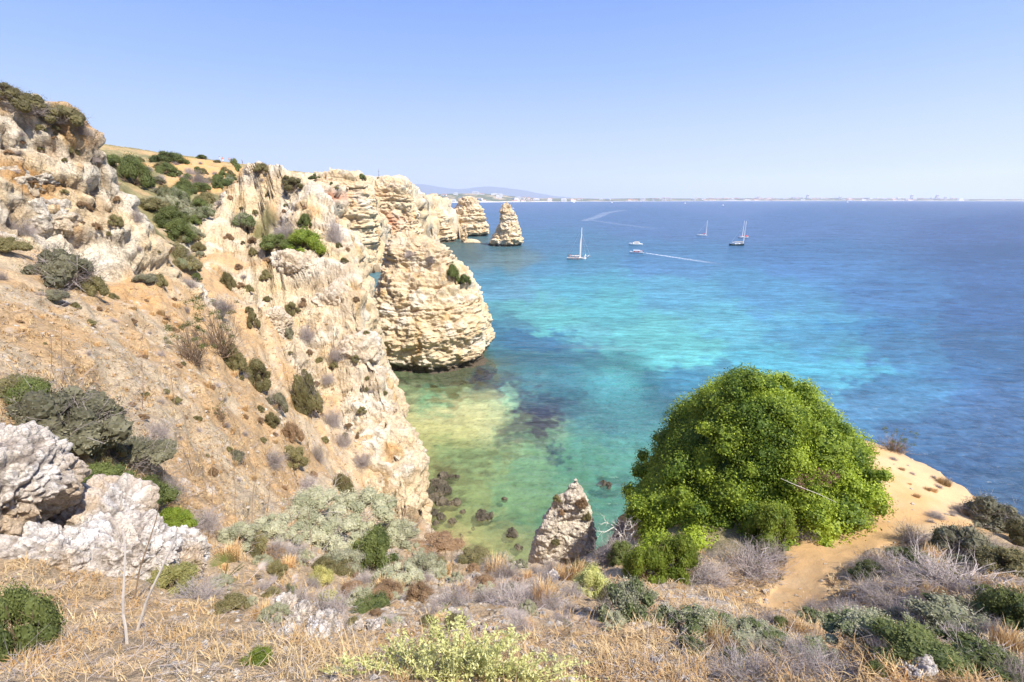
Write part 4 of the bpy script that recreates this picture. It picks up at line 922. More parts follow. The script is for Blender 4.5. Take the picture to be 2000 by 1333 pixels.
def twig_mesh(name, n, rng, spread=1.0, hgt=.6, r=.006, fork=3, droop=0.0, curl=.25):
    g = G(); d = dome_dirs(n, rng, 0.02); d = d[:n]; n = len(d)
    d[:, 2] = np.abs(d[:, 2]) * rng.uniform(.5, 1.3, n) + .12; d /= np.linalg.norm(d, axis=1)[:, None]
    P = rng.normal(size=(n, 3)) * np.array([.07, .07, 0.01]) * spread; L_ = rng.uniform(.5, 1.0, n)[:, None] * np.array([.5 * spread, .5 * spread, hgt])
    D = d.copy(); a = P; rr = r
    for s in range(3):
        b = a + D * L_ / 3; b[:, 2] -= droop * (s + 1) * .03
        twig_geo(a, b, rr, rr * .7, g)
        if s > 0:
            for _ in range(fork):
                dd = D + rng.normal(size=D.shape) * .75; dd /= np.linalg.norm(dd, axis=1)[:, None]
                k = rng.uniform(.1, .9, (n, 1)); q = a * (1 - k) + b * k; e = q + dd * L_ * .26
                twig_geo(q, e, rr * .5, rr * .22, g)
        a = b; rr *= .7; D = D + rng.normal(size=D.shape) * curl; D /= np.linalg.norm(D, axis=1)[:, None]
    me = g.mesh(name, False); vattr(me, 'rnd', RG.uniform(0, 1, len(me.vertices))); return me
def tuft_mesh(name, n, rng, R=.35, hgt=.9, w=.018, lean=.6):
    a = rng.uniform(0, 6.283, n); q = rng.uniform(0, 1, n) ** .7 * R
    B = np.stack([np.cos(a) * q, np.sin(a) * q, np.zeros(n)], 1); a2 = a + rng.normal(size=n) * .8; ln = rng.uniform(.1, lean, n); h = hgt * rng.uniform(.4, 1, n)
    D = np.stack([np.cos(a2) * ln, np.sin(a2) * ln, np.zeros(n)], 1) * h[:, None]
    S = np.stack([-np.sin(a2 + .7), np.cos(a2 + .7), np.zeros(n)], 1) * w
    M1 = B + D * .35 + np.array([0, 0, 1]) * (h * .6)[:, None]; T = B + D + np.array([0, 0, 1]) * (h * (1 - .25 * ln))[:, None]
    V = np.stack([B - S, B + S, M1 + S * .7, M1 - S * .7, T], 1).reshape(-1, 3); i = (np.arange(n) * 5)[:, None]
    me = new_mesh(name, V, [(i + np.array([[3, 2, 4]])).astype(np.int32), (i + np.array([[0, 1, 2, 3]])).astype(np.int32)], False)
    vattr(me, 'rnd', np.repeat(rng.uniform(0, 1, n), 5)); return me
LM = {
 'green': leaf_mat('evergreen_leaves', (.075, .10, .03), (.24, .27, .08), .35),
 'lime': leaf_mat('fresh_leaves', (.11, .16, .02), (.30, .36, .05), .35),
 'olive': leaf_mat('olive_leaves', (.125, .11, .045), (.30, .26, .11)),
 'sage': leaf_mat('sage_leaves', (.25, .255, .15), (.47, .45, .29), .2),
 'silver': leaf_mat('silvery_leaves', (.10, .125, .045), (.42, .41, .27), .2, .2, .8, .1),
 'rust': leaf_mat('rusty_leaves', (.22, .135, .07), (.40, .27, .15)),
 'yellow': leaf_mat('yellow_flowers', (.26, .25, .08), (.54, .49, .18)),
 'straw': leaf_mat('dry_grass', (.50, .29, .11), (.76, .60, .34), .3),
 'pale': leaf_mat('pale_feathery_leaves', (.46, .47, .14), (.80, .78, .36), .35, .05),
 'mound': leaf_mat('mound_leaves', (.09, .15, .018), (.46, .56, .06), .4, .05),
}
TM = {'grey': leaf_mat('dry_grey_twigs', (.26, .215, .19), (.46, .40, .36), 0.0), 'brown': leaf_mat('brown_twigs', (.16, .11, .07), (.32, .23, .15), 0.0), 'white': leaf_mat('bleached_wood', (.50, .45, .38), (.66, .60, .52), 0.0)}
PROTO = {}
def protos(kind):
    if kind in PROTO: return PROTO[kind]
    rng = np.random.RandomState(sum(map(ord, kind))); L_ = []
    for k in range(3):
        if kind in ('green', 'olive', 'lime', 'rust', 'yellow'):
            fo = foliage_mesh('foliage', lobes_dome(30, rng, .36, .40 + .06 * k, (.08, .19)), 13000, .024, rng, .5, .75); st = twig_mesh('branches', 26, rng, 1.0, .55, .008, 1)
            sm = 'brown'
        elif kind == 'sage':
            fo = foliage_mesh('foliage', lobes_dome(44, rng, .42, .34 + .05 * k, (.05, .13), (.2, 1)), 20000, .032, rng, .22, 1.4, True, .5); st = twig_mesh('branches', 60, rng, 1.0, .5, .005, 2); sm = 'grey'
        elif kind == 'silver':
            fo = foliage_mesh('foliage', lobes_dome(36, rng, .42, .34, (.06, .15), (.0, 1)), 13000, .028, rng, .5, 1.3, True, .5); st = twig_mesh('branches', 120, rng, 1.0, .5, .004, 2); sm = 'grey'
        elif kind == 'dry':     # leafless grey scrub with a few leaves left
            fo = foliage_mesh('foliage', lobes_dome(10, rng, .36, .34, (.06, .12), (.2, .8)), 2600, .026, rng, .4, 1.4, False, .6); st = twig_mesh('branches', 300, rng, 1.0, .55, .0042, 3, .3, .45); sm = 'grey'
        elif kind == 'mixed':   # half dry, half dark green
            fo = foliage_mesh('foliage', lobes_dome(30, rng, .37, .40, (.07, .18), (.1, .8)), 9000, .021, rng, .5, 1.2, True, .55); st = twig_mesh('branches', 210, rng, 1.05, .56, .0045, 2, .2, .4); sm = 'grey'
        elif kind == 'upright': # open branches with tufts of dark leaves at their ends
            lb = []
            for _ in range(26):
                a = rng.uniform(0, 6.283); q = rng.uniform(.1, .48); lb.append((math.cos(a) * q, math.sin(a) * q, rng.uniform(.25, 1.0), rng.uniform(.045, .085), rng.uniform(.1, .8)))
            fo = foliage_mesh('foliage', lb, 26000, .024, rng, .4, 1.3, False, .9); st = twig_mesh('branches', 90, rng, 1.1, 1.05, .008, 3, 0, .22); sm = 'brown'
        elif kind == 'grass':
            fo = tuft_mesh('blades', 260, rng, .3, .7, .012); st = None; sm = None
        L_.append((fo, st, sm))
    PROTO[kind] = L_; return L_
LM['greygreen'] = leaf_mat('grey_green_leaves', (.11, .105, .06), (.31, .285, .17), .25)
FMAT = {'dry': 'olive', 'mixed': 'greygreen', 'upright': 'green', 'grass': 'straw'}
CNT = [0]
def shrub(px, py, w, hgt, kind, label, group=None, name=None, small=False, loc=None, mat=None, dist=None):
    """shrub whose foot is seen at (px, py) and which looks w pixels wide and hgt pixels tall there"""
    if loc is None:
        h_ = hit(px, py)
        if h_ is None: return None
        p = h_[1]; t = p.y * CP - (p.z - H) * SP
    else: p = Vector(loc); t = p.y * CP - (p.z - H) * SP
    W = 1.22 * w * t / F; HH = 1.12 * hgt * t / F
    CNT[0] += 1; k = CNT[0] % 3; fo, st, sm = protos(kind)[k]
    nm = name or {'green': 'green_shrub', 'olive': 'olive_shrub', 'lime': 'lime_green_shrub', 'sage': 'sage_shrub', 'silver': 'silvery_shrub', 'dry': 'dry_shrub', 'mixed': 'half_dry_shrub', 'upright': 'branchy_shrub', 'grass': 'grass_tuft', 'rust': 'rusty_shrub', 'yellow': 'yellow_shrub'}[kind]
    fm = LM[mat or FMAT.get(kind, kind)]
    base_h = 1.0 if kind == 'upright' else (.7 if kind == 'grass' else .56)
    S = (W, W * .9, HH / base_h); rz = (CNT[0] * 2.4) % 6.28
    loc_ = p - Vector((0, 0, .05 * HH + .02))
    if small or st is None:
        me = st if (kind == 'dry' and small) else fo
        key = (me.name, (TM[sm] if me is st else fm).name)
        if key not in MC:
            m2 = me.copy(); m2.materials.append(TM[sm] if me is st else fm); MC[key] = m2
        o = bpy.data.objects.new(nm, MC[key]); COL.objects.link(o); o.location = loc_; o.scale = S; o.rotation_euler = (0, 0, rz)
        return tag(o, label, 'shrub' if kind != 'grass' else 'grass', group)
    o = thing(nm, label, 'shrub' if kind != 'grass' else 'grass', loc_, group, rz); o.scale = S
    for me, m_, n_ in ((fo, fm, 'foliage'), (st, TM[sm], 'branches')):
        key = (me.name, m_.name)
        if key not in MC:
            m2 = me.copy(); m2.materials.append(m_); MC[key] = m2
        c = bpy.data.objects.new(n_, MC[key]); COL.objects.link(c); c.parent = o
    return o
MC = {}
SH = [
 # crest and face of the left outcrop
 (12,190,60,34,'mixed','brown-green scrub on the crest of the outcrop at the left edge','olive'),
 (66,222,80,44,'mixed','grey-green shrub on the crest of the left outcrop','olive'),(122,240,80,46,'mixed','dark shrub above the notch in the crest of the left outcrop','olive'),(163,262,34,24,'dry','dry tuft at the end of the crest of the left outcrop',None),
 (45,455,56,40,'dry','brownish dry shrub at the foot of the white rock on the left outcrop',None),(10,488,76,34,'olive','olive shrub under the white rock at the left edge',None),
 (140,300,24,20,'olive','small shrub high on the face of the left outcrop',None),(228,440,26,22,'olive','small shrub halfway up the right part of the left outcrop',None),(266,430,30,32,'dry','dry grey shrub near the right rim of the left outcrop',None),(150,430,20,22,'dry','small grey tuft in the orange gully of the left outcrop',None),
 # sandy hillside
 (122,552,125,80,'mixed','big dark grey-green shrub below the left outcrop',None),(180,572,54,44,'olive','olive-brown shrub at the right side of the big dark shrub',None),(98,584,62,26,'mixed','low grey-green shrub in front of the big dark shrub',None),(-2,545,34,28,'dry','grey tuft at the left edge of the sandy hillside',None),
 (285,548,44,20,'mixed','small green tuft on the sand under the outcrop',None),(315,560,26,28,'olive','small round shrub at the lower right end of the left outcrop',None),
 (378,706,80,80,'upright','open grey-branched shrub leaning left in the middle of the hillside',None),(432,690,100,100,'upright','taller dark green open shrub in the middle of the hillside',None),(462,725,44,62,'olive','olive shrub below the tall open shrub',None),(504,754,56,58,'olive','dark olive shrub right of the olive one, at the foot of the cliff',None),
 (432,606,66,40,'dry','brown dry shrub in the gully left of the main cliff','rust'),(447,562,30,34,'olive','small dark shrub above the dry gully shrub',None),(496,636,24,30,'olive','small green shrub in the orange gully on the main cliff',None),
 (540,800,44,50,'mixed','small dark shrub on the sand beside the cliff foot',None),(597,800,60,100,'mixed','tall grey-green dry shrub against the cliff foot','olive'),(532,830,30,28,'olive','round olive tuft on the sand below the dark shrubs',None),(430,818,28,32,'upright','small grey-green sprig alone on the sand',None),
 (568,860,46,44,'rust','brown shrub topmost of the pair on the orange sand',None),(572,905,54,40,'olive','olive-brown shrub lowest on the orange sand',None),(530,906,64,40,'dry','grey dry shrub on the sand left of the brown pair',None),(622,900,36,56,'dry','grey dry shrub right of the brown pair',None),(462,900,40,26,'mixed','low grey-green tuft in the middle of the lower slope',None),
 (650,830,44,50,'dry','dry grey shrub at the cliff foot, right of the tall one',None),(672,868,40,40,'dry','dry shrub under the cliff above the slope end',None),(708,905,48,34,'dry','dry brown shrub low on the main cliff','rust'),(668,965,50,54,'olive','brown-green shrub left of the dark cave',None),(596,950,60,26,'dry','low dry tuft above the sage bushes',None),
 (130,850,205,125,'mixed','largest dark shrub on the left of the hillside, grey on its right side',None),(30,766,100,50,'mixed','low scrub at the left edge beside the largest dark shrub','olive'),(70,800,90,70,'green','green shrub at the left side of the largest dark shrub',None),
 (262,900,130,66,'mixed','green and grey shrub below the largest dark shrub',None),(205,890,70,56,'yellow','yellow-green shrub touching the largest dark shrub from below','olive'),(302,850,70,40,'dry','grey dry shrub right of the largest dark shrub',None),
 (190,950,110,44,'green','low green shrub above the lower left rocks',None),(270,985,120,60,'green','green shrub in the band above the lower left rocks',None),(322,968,90,56,'dry','grey dry shrub in the band above the lower left rocks',None),(345,1030,70,44,'lime','bright green shrub at the lower end of the band',None),(395,1030,92,52,'dry','pale dry shrub at the lower end of the band',None),
 # main cliff
 (477,440,46,32,'mixed','round grey-green shrub high on the main cliff','silver'),(560,462,56,42,'dry','grey leafless shrub above the green one on the main cliff',None),(545,484,70,34,'green','left half of the spreading green shrubs on the main cliff',None),(598,490,86,44,'green','bright spreading green shrub on the main cliff','lime'),(597,442,28,24,'green','small green shrub above the spreading ones',None),(655,470,36,70,'dry','grey dry brush hanging on the right of the spreading shrubs',None),
 (490,312,34,18,'dry','reddish dry scrub on the summit of the main cliff','rust'),(512,336,30,18,'olive','small shrub just under the summit of the main cliff',None),(575,370,40,24,'olive','olive tuft near the upper right rim of the main cliff',None),
 (450,362,26,22,'mixed','grey shrub on the upper left of the main cliff','silver'),(520,545,22,20,'olive','small shrub in the middle of the main cliff',None),(570,612,26,24,'olive','small dark shrub under the white overhang',None),(660,700,40,34,'dry','dry tuft beside the white boss of the cliff','rust'),(600,660,40,36,'dry','brownish dry tuft in the middle of the main cliff','rust'),(640,745,30,26,'dry','small dry shrub low on the white face',None),(560,660,30,30,'mixed','small grey-green shrub left of the brownish tuft',None),
 # valley and hill behind
 (266,362,66,58,'green','round bright green tree in the valley behind the left outcrop',None),(228,330,50,26,'green','dark low trees on the ridge behind the left outcrop',None),(330,318,64,26,'green','flat green shrub on the skyline of the orange hill',None),(330,342,40,24,'green','dark green shrub on the flank of the orange hill',None),(306,358,34,16,'mixed','grey-green shrub beside the round tree',None),
 (310,378,30,16,'mixed','low shrub under the round tree',None),(390,362,46,34,'dry','brown thorny patch on the orange hill','rust'),(394,376,40,18,'green','dark sloping shrub on the orange hill',None),(432,362,34,22,'green','dark green shrub between the orange hill and the main cliff',None),(392,408,36,20,'green','green shrub in the upper valley',None),
 (352,398,44,22,'green','dark shrub in the middle of the valley',None),(378,422,46,24,'mixed','pale shrub in the middle of the valley','sage'),(340,442,64,40,'green','large green shrub in the valley',None),(352,470,60,42,'green','deep green shrub in the lower valley',None),(366,462,44,28,'sage','pale green shrub in the lower valley',None),(346,500,44,36,'mixed','olive shrub in the bottom of the valley','olive'),(362,522,50,44,'mixed','brown-green shrub at the valley mouth','olive'),(370,560,40,30,'dry','dry shrub at the valley mouth on the sand',None),
 (300,410,70,26,'yellow','yellow-green meadow patch in the valley','olive'),(318,330,30,14,'olive','small shrub on the upper orange slope',None),
 # far cliff tops
 (620,350,34,12,'green','low dark green thicket left on the top of the far cliff',None),(652,350,46,15,'green','taller dark green thicket on the top of the far cliff',None),(708,352,18,12,'green','single small green bush on the far cliff top',None),(742,353,28,9,'mixed','low scrub at the foot of the pole on the far cliff','silver'),(766,354,22,8,'green','low scrub at the seaward end of the far cliff top',None),(395,311,22,8,'green','dark bush on the skyline left of the hikers',None),(424,318,16,7,'olive','low bush by the hikers on the ridge',None),
 # sage bushes and foreground
 (600,1010,150,62,'sage','upper left sage bush of the pale thicket below the cliff',None),(700,1030,170,80,'sage','broad pale sage bush in the middle of the thicket',None),(640,1070,150,70,'sage','sage bush at the front left of the thicket',None),(775,1060,110,56,'sage','sage bush at the right end of the thicket',None),(730,1108,104,82,'green','round deep green shrub in front of the pale sage thicket',None),
 (770,1148,112,54,'sage','pale sage bush below the round green shrub',None),(825,1120,90,50,'sage','sage bush right of the round green shrub',None),(628,1140,52,40,'yellow','small yellow-green shrub left of the round green one',None),(530,1050,120,50,'sage','thin sage bush on the slope above the stony strip','sage'),(460,1066,100,52,'sage','grey-green sage bush right of the white rocks',None),(560,1090,90,40,'dry','grey dry brush between the sage bushes',None),(665,1110,90,50,'sage','small sage bush between the yellow and the green shrub',None),
 (640,1205,120,70,'dry','grey twiggy shrub at the right end of the white stones',None),(575,1185,90,54,'dry','grey twiggy shrub behind the white stones',None),(725,1192,84,30,'lime','low fresh green plant in front of the sage','green'),(690,1160,54,34,'rust','rusty shrub behind the low green plant',None),(822,1172,60,36,'rust','rusty tuft in the middle of the lower slope',None),
 (885,1186,110,62,'dry','pale grey twiggy bush in the middle of the lower slope',None),(1005,1185,120,52,'dry','lavender-grey twiggy bush above the foreground plant',None),(1080,1190,80,44,'dry','grey twiggy bush right of the lavender-grey one',None),(850,1075,110,26,'rust','strip of brown scrub along the edge of the cove',None),(930,1100,80,24,'rust','brown scrub at the lip above the beach','olive'),(1000,1165,60,30,'mixed','small green-grey tuft above the bare bank',None),(940,1150,60,30,'rust','rusty tuft beside the gully',None),
 (1158,1160,76,66,'yellow','pale yellow-green spiky bush below the spire','pale'),(1120,1165,60,40,'dry','grey tuft left of the spiky yellow bush',None),(1240,1215,160,100,'silver','large lavender-grey shrub with green leaves right of the yellow bush',None),(1180,1205,70,50,'dry','dry grey brush in front of the lavender-grey shrub',None),
 (1205,1100,110,70,'dry','grey brush on the flank between the spire and the green mound',None),(1245,1015,50,50,'dry','dry brush on the left shoulder of the mound','rust'),(1290,910,50,60,'dry','tan brush high on the left edge of the mound','rust'),(1215,1045,60,40,'dry','brown brush on the steep left flank of the headland','rust'),(1262,965,40,40,'sage','pale tuft on the left shoulder of the mound',None),
 # fringe of the mound
 (1262,1128,84,96,'lime','lime green shrub at the lower left foot of the mound',None),(1322,1118,96,92,'lime','fresh green shrub at the front of the mound',None),(1215,1100,60,50,'olive','olive tuft left of the lime green shrub','green'),(1470,1120,140,76,'dry','grey dry brush below the front of the mound',None),(1500,1098,100,60,'dry','grey dry brush along the path under the mound',None),(1570,1050,90,56,'dry','twiggy grey brush at the right front of the mound',None),(1660,1015,80,50,'dry','dry brush where the mound meets the path',None),(1390,1140,110,50,'dry','thin dry brush on the bare bank below the mound','rust'),(1500,1060,96,90,'green','green dome of leaves over the grey brush','lime'),
 # platform
 (1748,882,54,40,'upright','dark green open shrub standing on the far rim of the sand platform',None),(1812,895,60,28,'rust','rusty low shrub on the rim of the sand platform',None),(1866,925,28,22,'grass','dry grass tuft on the rim of the sand platform',None),(1842,945,26,16,'grass','small dry tuft on the sand near the rim',None),(1935,1030,110,74,'mixed','grey-green shrub on the seaward rim at the right',None),(1830,1012,44,18,'dry','flat pale shrub lying on the sand platform','sage'),(1880,1000,40,24,'dry','dry shrub casting a shadow on the sand',None),(1990,1060,60,50,'yellow','yellow-green shrub at the right edge above the path','olive'),
 # brush right of the path
 (1785,1060,76,52,'dry','small grey shrub at the bend of the path',None),(1885,1085,116,76,'mixed','grey shrub with a green top right of the path bend',None),(1860,1150,200,86,'dry','biggest grey leafless shrub right of the path',None),(1965,1120,110,66,'green','dark green shrub at the right edge behind the grey one','olive'),(1760,1130,110,60,'dry','grey brush between the path and the biggest leafless shrub',None),(1710,1165,100,44,'dry','low dry brush along the right side of the path',None),(1670,1215,90,40,'dry','lowest dry brush beside the end of the path',None),(1750,1195,120,48,'dry','flat dry brush in front of the leafless shrub',None),
 (1860,1235,180,74,'silver','silvery-leaved shrub in front of the leafless one',None),(1975,1230,130,100,'green','dark green shrub at the right edge',None),(1700,1262,170,66,'green','dark glossy shrub in front of the end of the path','silver'),(1790,1290,170,70,'green','deep green shrub at the lower right',None),(1930,1320,190,76,'silver','leafy shrub in the lower right corner','green'),(1610,1292,110,34,'silver','silvery shrub hiding the end of the path',None),
 (1480,1262,130,40,'silver','silvery-green leafy shrub in the bottom middle right',None),(1380,1245,140,70,'silver','silvery-green leafy shrub next to the lavender-grey one',None),(1620,1325,190,56,'dry','grey dry brush along the bottom right of the picture',None),(1460,1325,150,50,'dry','grey dry brush along the bottom, right of the bare bank',None),(1780,1333,150,40,'grass','dry grass clump at the bottom right',None),(1985,1333,100,80,'dry','tall grey twigs in the lower right corner',None),(1320,1210,60,36,'grass','tall dry grass in front of the silvery shrub',None),
 # lower left
 (35,1262,130,170,'lime','vivid green leafy shrub at the left edge of the foreground','green'),(330,1150,110,56,'yellow','yellow-green flowering shrub beside the white rocks',None),(385,1170,120,50,'dry','grey twiggy shrub under the dwarf palm',None),(450,1190,70,36,'yellow','yellow-green tuft right of the two stalks','olive'),(150,1020,90,36,'olive','small olive shrub in the hollow of the white rocks','green'),(500,1300,70,40,'yellow','small green sprig among the dry grass in front','lime'),(640,1175,50,26,'yellow','tiny yellow tuft beside the rusty shrub',None),
]
for (px, py, w, h_, kd, lab, mt) in SH:
    shrub(px, py, w, h_, kd, lab, mat=mt)
def obj_hit(px, py, names):
    return cast((0, 0, H), Vector(ray(px, py)).normalized(), [bpy.data.objects[n] for n in names])
for (px, py, w, h_, kd, lab, mt) in [(884,548,30,34,'green','dark green shrub on the right shoulder of the broad headland',None),(908,556,30,20,'green','low dark shrub beside it on the headland shoulder, nearer the sea',None),(800,500,24,16,'dry','dry tuft near the top of the broad headland','rust'),(842,512,26,16,'dry','grey tuft on the upper right of the headland',None)]:
    q = obj_hit(px, py, ['rocky_headland'])
    if q: shrub(px, py, w, h_, kd, lab, mat=mt, loc=q[1])
for i, (px, py, w, h_, lab) in enumerate([(1088,976,18,12,'brown moss-like scrub on the left crown of the spire'),(1135,985,26,20,'larger brown scrub under the tip of the spire'),(1145,1012,22,18,'brown scrub on the right side of the spire'),(1098,1002,14,10,'small brown tuft on the left of the spire'),(1085,1060,18,10,'brown tuft low on the spire')]):
    q = obj_hit(px, py, ['rock_spire'])
    if q: shrub(px, py, w, h_, 'rust' if i % 2 else 'olive', lab, mat='olive' if i % 2 == 0 else 'rust', loc=q[1])

# small tufts scattered over slopes and cliffs, as the photograph shows them
def scatter(n, poly, kinds, wr, label, group, seed, path_clear=False):
    rg = np.random.RandomState(seed); P = np.array(poly, float); k = 0; tries = 0
    lo = P.min(0); hi = P.max(0)
    while k < n and tries < n * 12:
        tries += 1; x, y = rg.uniform(lo, hi); ins = False
        for i in range(len(P)):
            a, b = P[i], P[(i + 1) % len(P)]
            if (a[1] > y) != (b[1] > y) and x < (b[0] - a[0]) * (y - a[1]) / (b[1] - a[1]) + a[0]: ins = not ins
        if not ins: continue
        w = rg.uniform(*wr); kd, mt = kinds[rg.randint(len(kinds))]
        if path_clear:
            q = hit(x, y)
            if q is None or float(path_mask(np.array([q[1].x]), np.array([q[1].y]))[0]) > 0.02 or float(path_mask(np.array([q[1].x - w * .012]), np.array([q[1].y]))[0]) > .02: continue
        if shrub(x, y, w, w * rg.uniform(.5, .85), kd, label, group, small=True, mat=mt): k += 1
scatter(95, [(90,560),(340,580),(440,640),(560,800),(640,930),(560,980),(330,900),(200,720),(0,640)], [('dry',None),('olive',None),('grass',None),('rust',None)], (9, 22), 'small dry tuft on the open sandy hillside', 'dry tufts on the sandy hillside', 3)
scatter(60, [(410,400),(500,330),(600,350),(690,430),(720,560),(760,700),(800,860),(700,960),(620,850),(520,700),(430,560)], [('dry',None),('olive',None),('olive',None),('rust',None)], (8, 20), 'small tuft clinging to the rough face of the main cliff', 'tufts on the main cliff', 4)
scatter(26, [(20,230),(150,260),(250,380),(330,510),(220,500),(100,420),(0,300)], [('dry',None),('olive',None),('rust',None)], (8, 20), 'small tuft in a crevice of the left outcrop', 'tufts on the left outcrop', 5)
scatter(44, [(290,400),(360,360),(420,390),(390,470),(400,560),(350,530),(320,450)], [('green',None),('olive',None),('sage',None),('green','silver')], (16, 40), 'low shrub among many in the scrubby valley', 'scrub in the valley', 6)
scatter(44, [(225,310),(340,310),(470,325),(460,350),(420,400),(360,360),(300,350)], [('green',None),('olive',None),('dry',None)], (9, 22), 'small bush on the orange hill', 'bushes on the orange hill', 7)
scatter(26, [(610,356),(780,360),(830,400),(820,440),(700,420),(640,400)], [('green',None),('olive',None),('rust',None)], (5, 11), 'tiny bush on the face of the far cliff', 'bushes on the far cliff', 8)
scatter(135, [(420,1060),(1180,1120),(1260,1230),(900,1230),(500,1230),(420,1160)], [('dry',None),('rust',None),('grass',None),('sage',None),('dry',None),('dry',None),('olive',None)], (26, 64), 'small dry tuft on the foreground slope', 'dry tufts on the foreground slope', 9)
scatter(84, [(1560,1200),(1640,1090),(1740,1040),(1999,1080),(1999,1320),(1500,1330),(1300,1260)], [('dry',None),('silver',None),('dry',None),('green',None),('grass',None)], (36, 80), 'low scrub in the dense brush right of the path', 'brush right of the path', 10, True)
scatter(20, [(1700,850),(1850,900),(1990,1030),(1800,1030),(1780,980)], [('grass',None),('dry','sage')], (8, 20), 'tiny dry tuft on the sand platform', 'tufts on the sand platform', 12)

# the great green mound
def mound():
    rng = np.random.RandomState(21); lobes = []; n = 250; ga = math.pi * (3 - 5 ** .5)
    cx, cy, cz = 10.5, 18.0, 17.2
    for i in range(n):
        w = 1 - 1.18 * (i + .5) / n; h_ = math.sqrt(max(0, 1 - w * w)); a = i * ga + rng.uniform(-.12, .12)
        d = np.array([math.cos(a) * h_, math.sin(a) * h_, w])
        k = 1 + .16 * float(fbm(np.array(d[0] * 1.6), np.array(d[1] * 1.6), np.array(d[2] * 1.6 + 3), 3)) + rng.uniform(-.09, .04)
        r = rng.uniform(.50, 1.02) if i % 4 else rng.uniform(.25, .45)
        R3 = np.array([5.35, 4.2, 5.75]) - r * .7
        p = d * R3 * k * (1.0 if i % 4 else 1.06)
        if p[0] < 0: p[0] *= 1 - .50 * (max(p[2], 0) / 5.3) ** .75
        if p[0] > 0: p[0] *= 1 - .06 * max(p[2], 0) / 5.3
        tone = .46 + .55 * float(fbm(np.array(p[0] / 2.0), np.array(p[1] / 2.0), np.array(p[2] / 2.0 + 4.4), 2)) + rng.uniform(-.2, .2) + (.10 if p[0] > 0 else -.06)  # right half lighter, left darker: sun side painted into the leaf tone
        lobes.append((cx + p[0], cy + p[1], cz + p[2], r, float(np.clip(tone, .05, .95))))
    for _ in range(26):    # lower skirt on the cove side and at the front
        a = rng.uniform(math.pi * .95, math.pi * 1.75); lobes.append((cx + math.cos(a) * rng.uniform(4.6, 5.6), cy + math.sin(a) * rng.uniform(3.6, 4.5), rng.uniform(16.6, 17.6), rng.uniform(.35, .6), rng.uniform(.3, .9)))
    for _ in range(34):    # tongue running down towards the cove
        x = rng.uniform(4.4, 9.2); lobes.append((x, rng.uniform(13.0, 14.6), rng.uniform(16.9, 17.9) - .12 * (8 - x), rng.uniform(.3, .62), rng.uniform(.45, .95)))
    return lobes
ml = mound(); o = thing('evergreen_shrub', 'huge rounded bright green shrub mound beside the sandy path', 'shrub', (10.6, 18.0, 17.5))
def at_local(lb, o): return [(x - o.location.x, y - o.location.y, z - o.location.z, r, t) for x, y, z, r, t in lb]
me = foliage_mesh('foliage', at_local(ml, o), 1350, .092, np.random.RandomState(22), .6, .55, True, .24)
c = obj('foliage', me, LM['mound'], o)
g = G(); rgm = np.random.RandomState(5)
U, Fc = ICO[4]; K = U * np.array([4.2, 3.2, 4.0]) + np.array([.1, 0, -.4]); g.add(K, Fc, None); me = g.mesh('dark_inner_core', True); vattr(me, 'rnd', np.zeros(len(me.vertices))); obj('dark_inner_core', me, LM['mound'], o)  # dark leaf-coloured core added inside the mound to block see-through gaps
# dead reddish patch and a bleached branch lying on the mound
def on_mound(px, py):
    d = Vector(ray(px, py)).normalized(); oc = Vector((0, 0, H)) - Vector((10.6, 18.0, 17.3)); S = Vector((5.3, 4.2, 5.0))
    d2 = Vector((d.x / S.x, d.y / S.y, d.z / S.z)); o2 = Vector((oc.x / S.x, oc.y / S.y, oc.z / S.z)); a = d2.dot(d2); b = 2 * o2.dot(d2); c_ = o2.dot(o2) - 1; D = b * b - 4 * a * c_
    if D < 0: return None
    return Vector((0, 0, H)) + d * ((-b - math.sqrt(D)) / (2 * a))
lb = []
for px, py in [(1555,948),(1572,940),(1600,930),(1625,935),(1610,945),(1560,955)]:
    q = on_mound(px, py)
    if q: lb.append((q.x - 10.6, q.y - 18, q.z - 17.5 + .05, .26, .4))
me = foliage_mesh('dead_leaves', lb, 1500, .07, np.random.RandomState(8), .5, 1, False, .4); obj('dead_leaves', me, leaf_mat('dead_leaf', (.12, .05, .05), (.26, .12, .11)), o)['label'] = 'dull red patch of dead leaves'
pts_ = [on_mound(px, py) for px, py in [(1518,946),(1550,962),(1590,980),(1625,998)]]
if all(pts_):
    g = G(); g.tube([p + Vector((0, -.12, .32 + .04 * k)) - Vector((0, 0, 0)) for k, p in enumerate(pts_)], [.005, .009, .008, .004], 5); me = g.mesh('fallen_branch'); vattr(me, 'rnd', np.full(len(me.vertices), .8))
    tag(obj('fallen_branch', me, TM['white']), 'bare bleached branch lying across the green mound', 'branch')
print('shrubs', CNT[0])
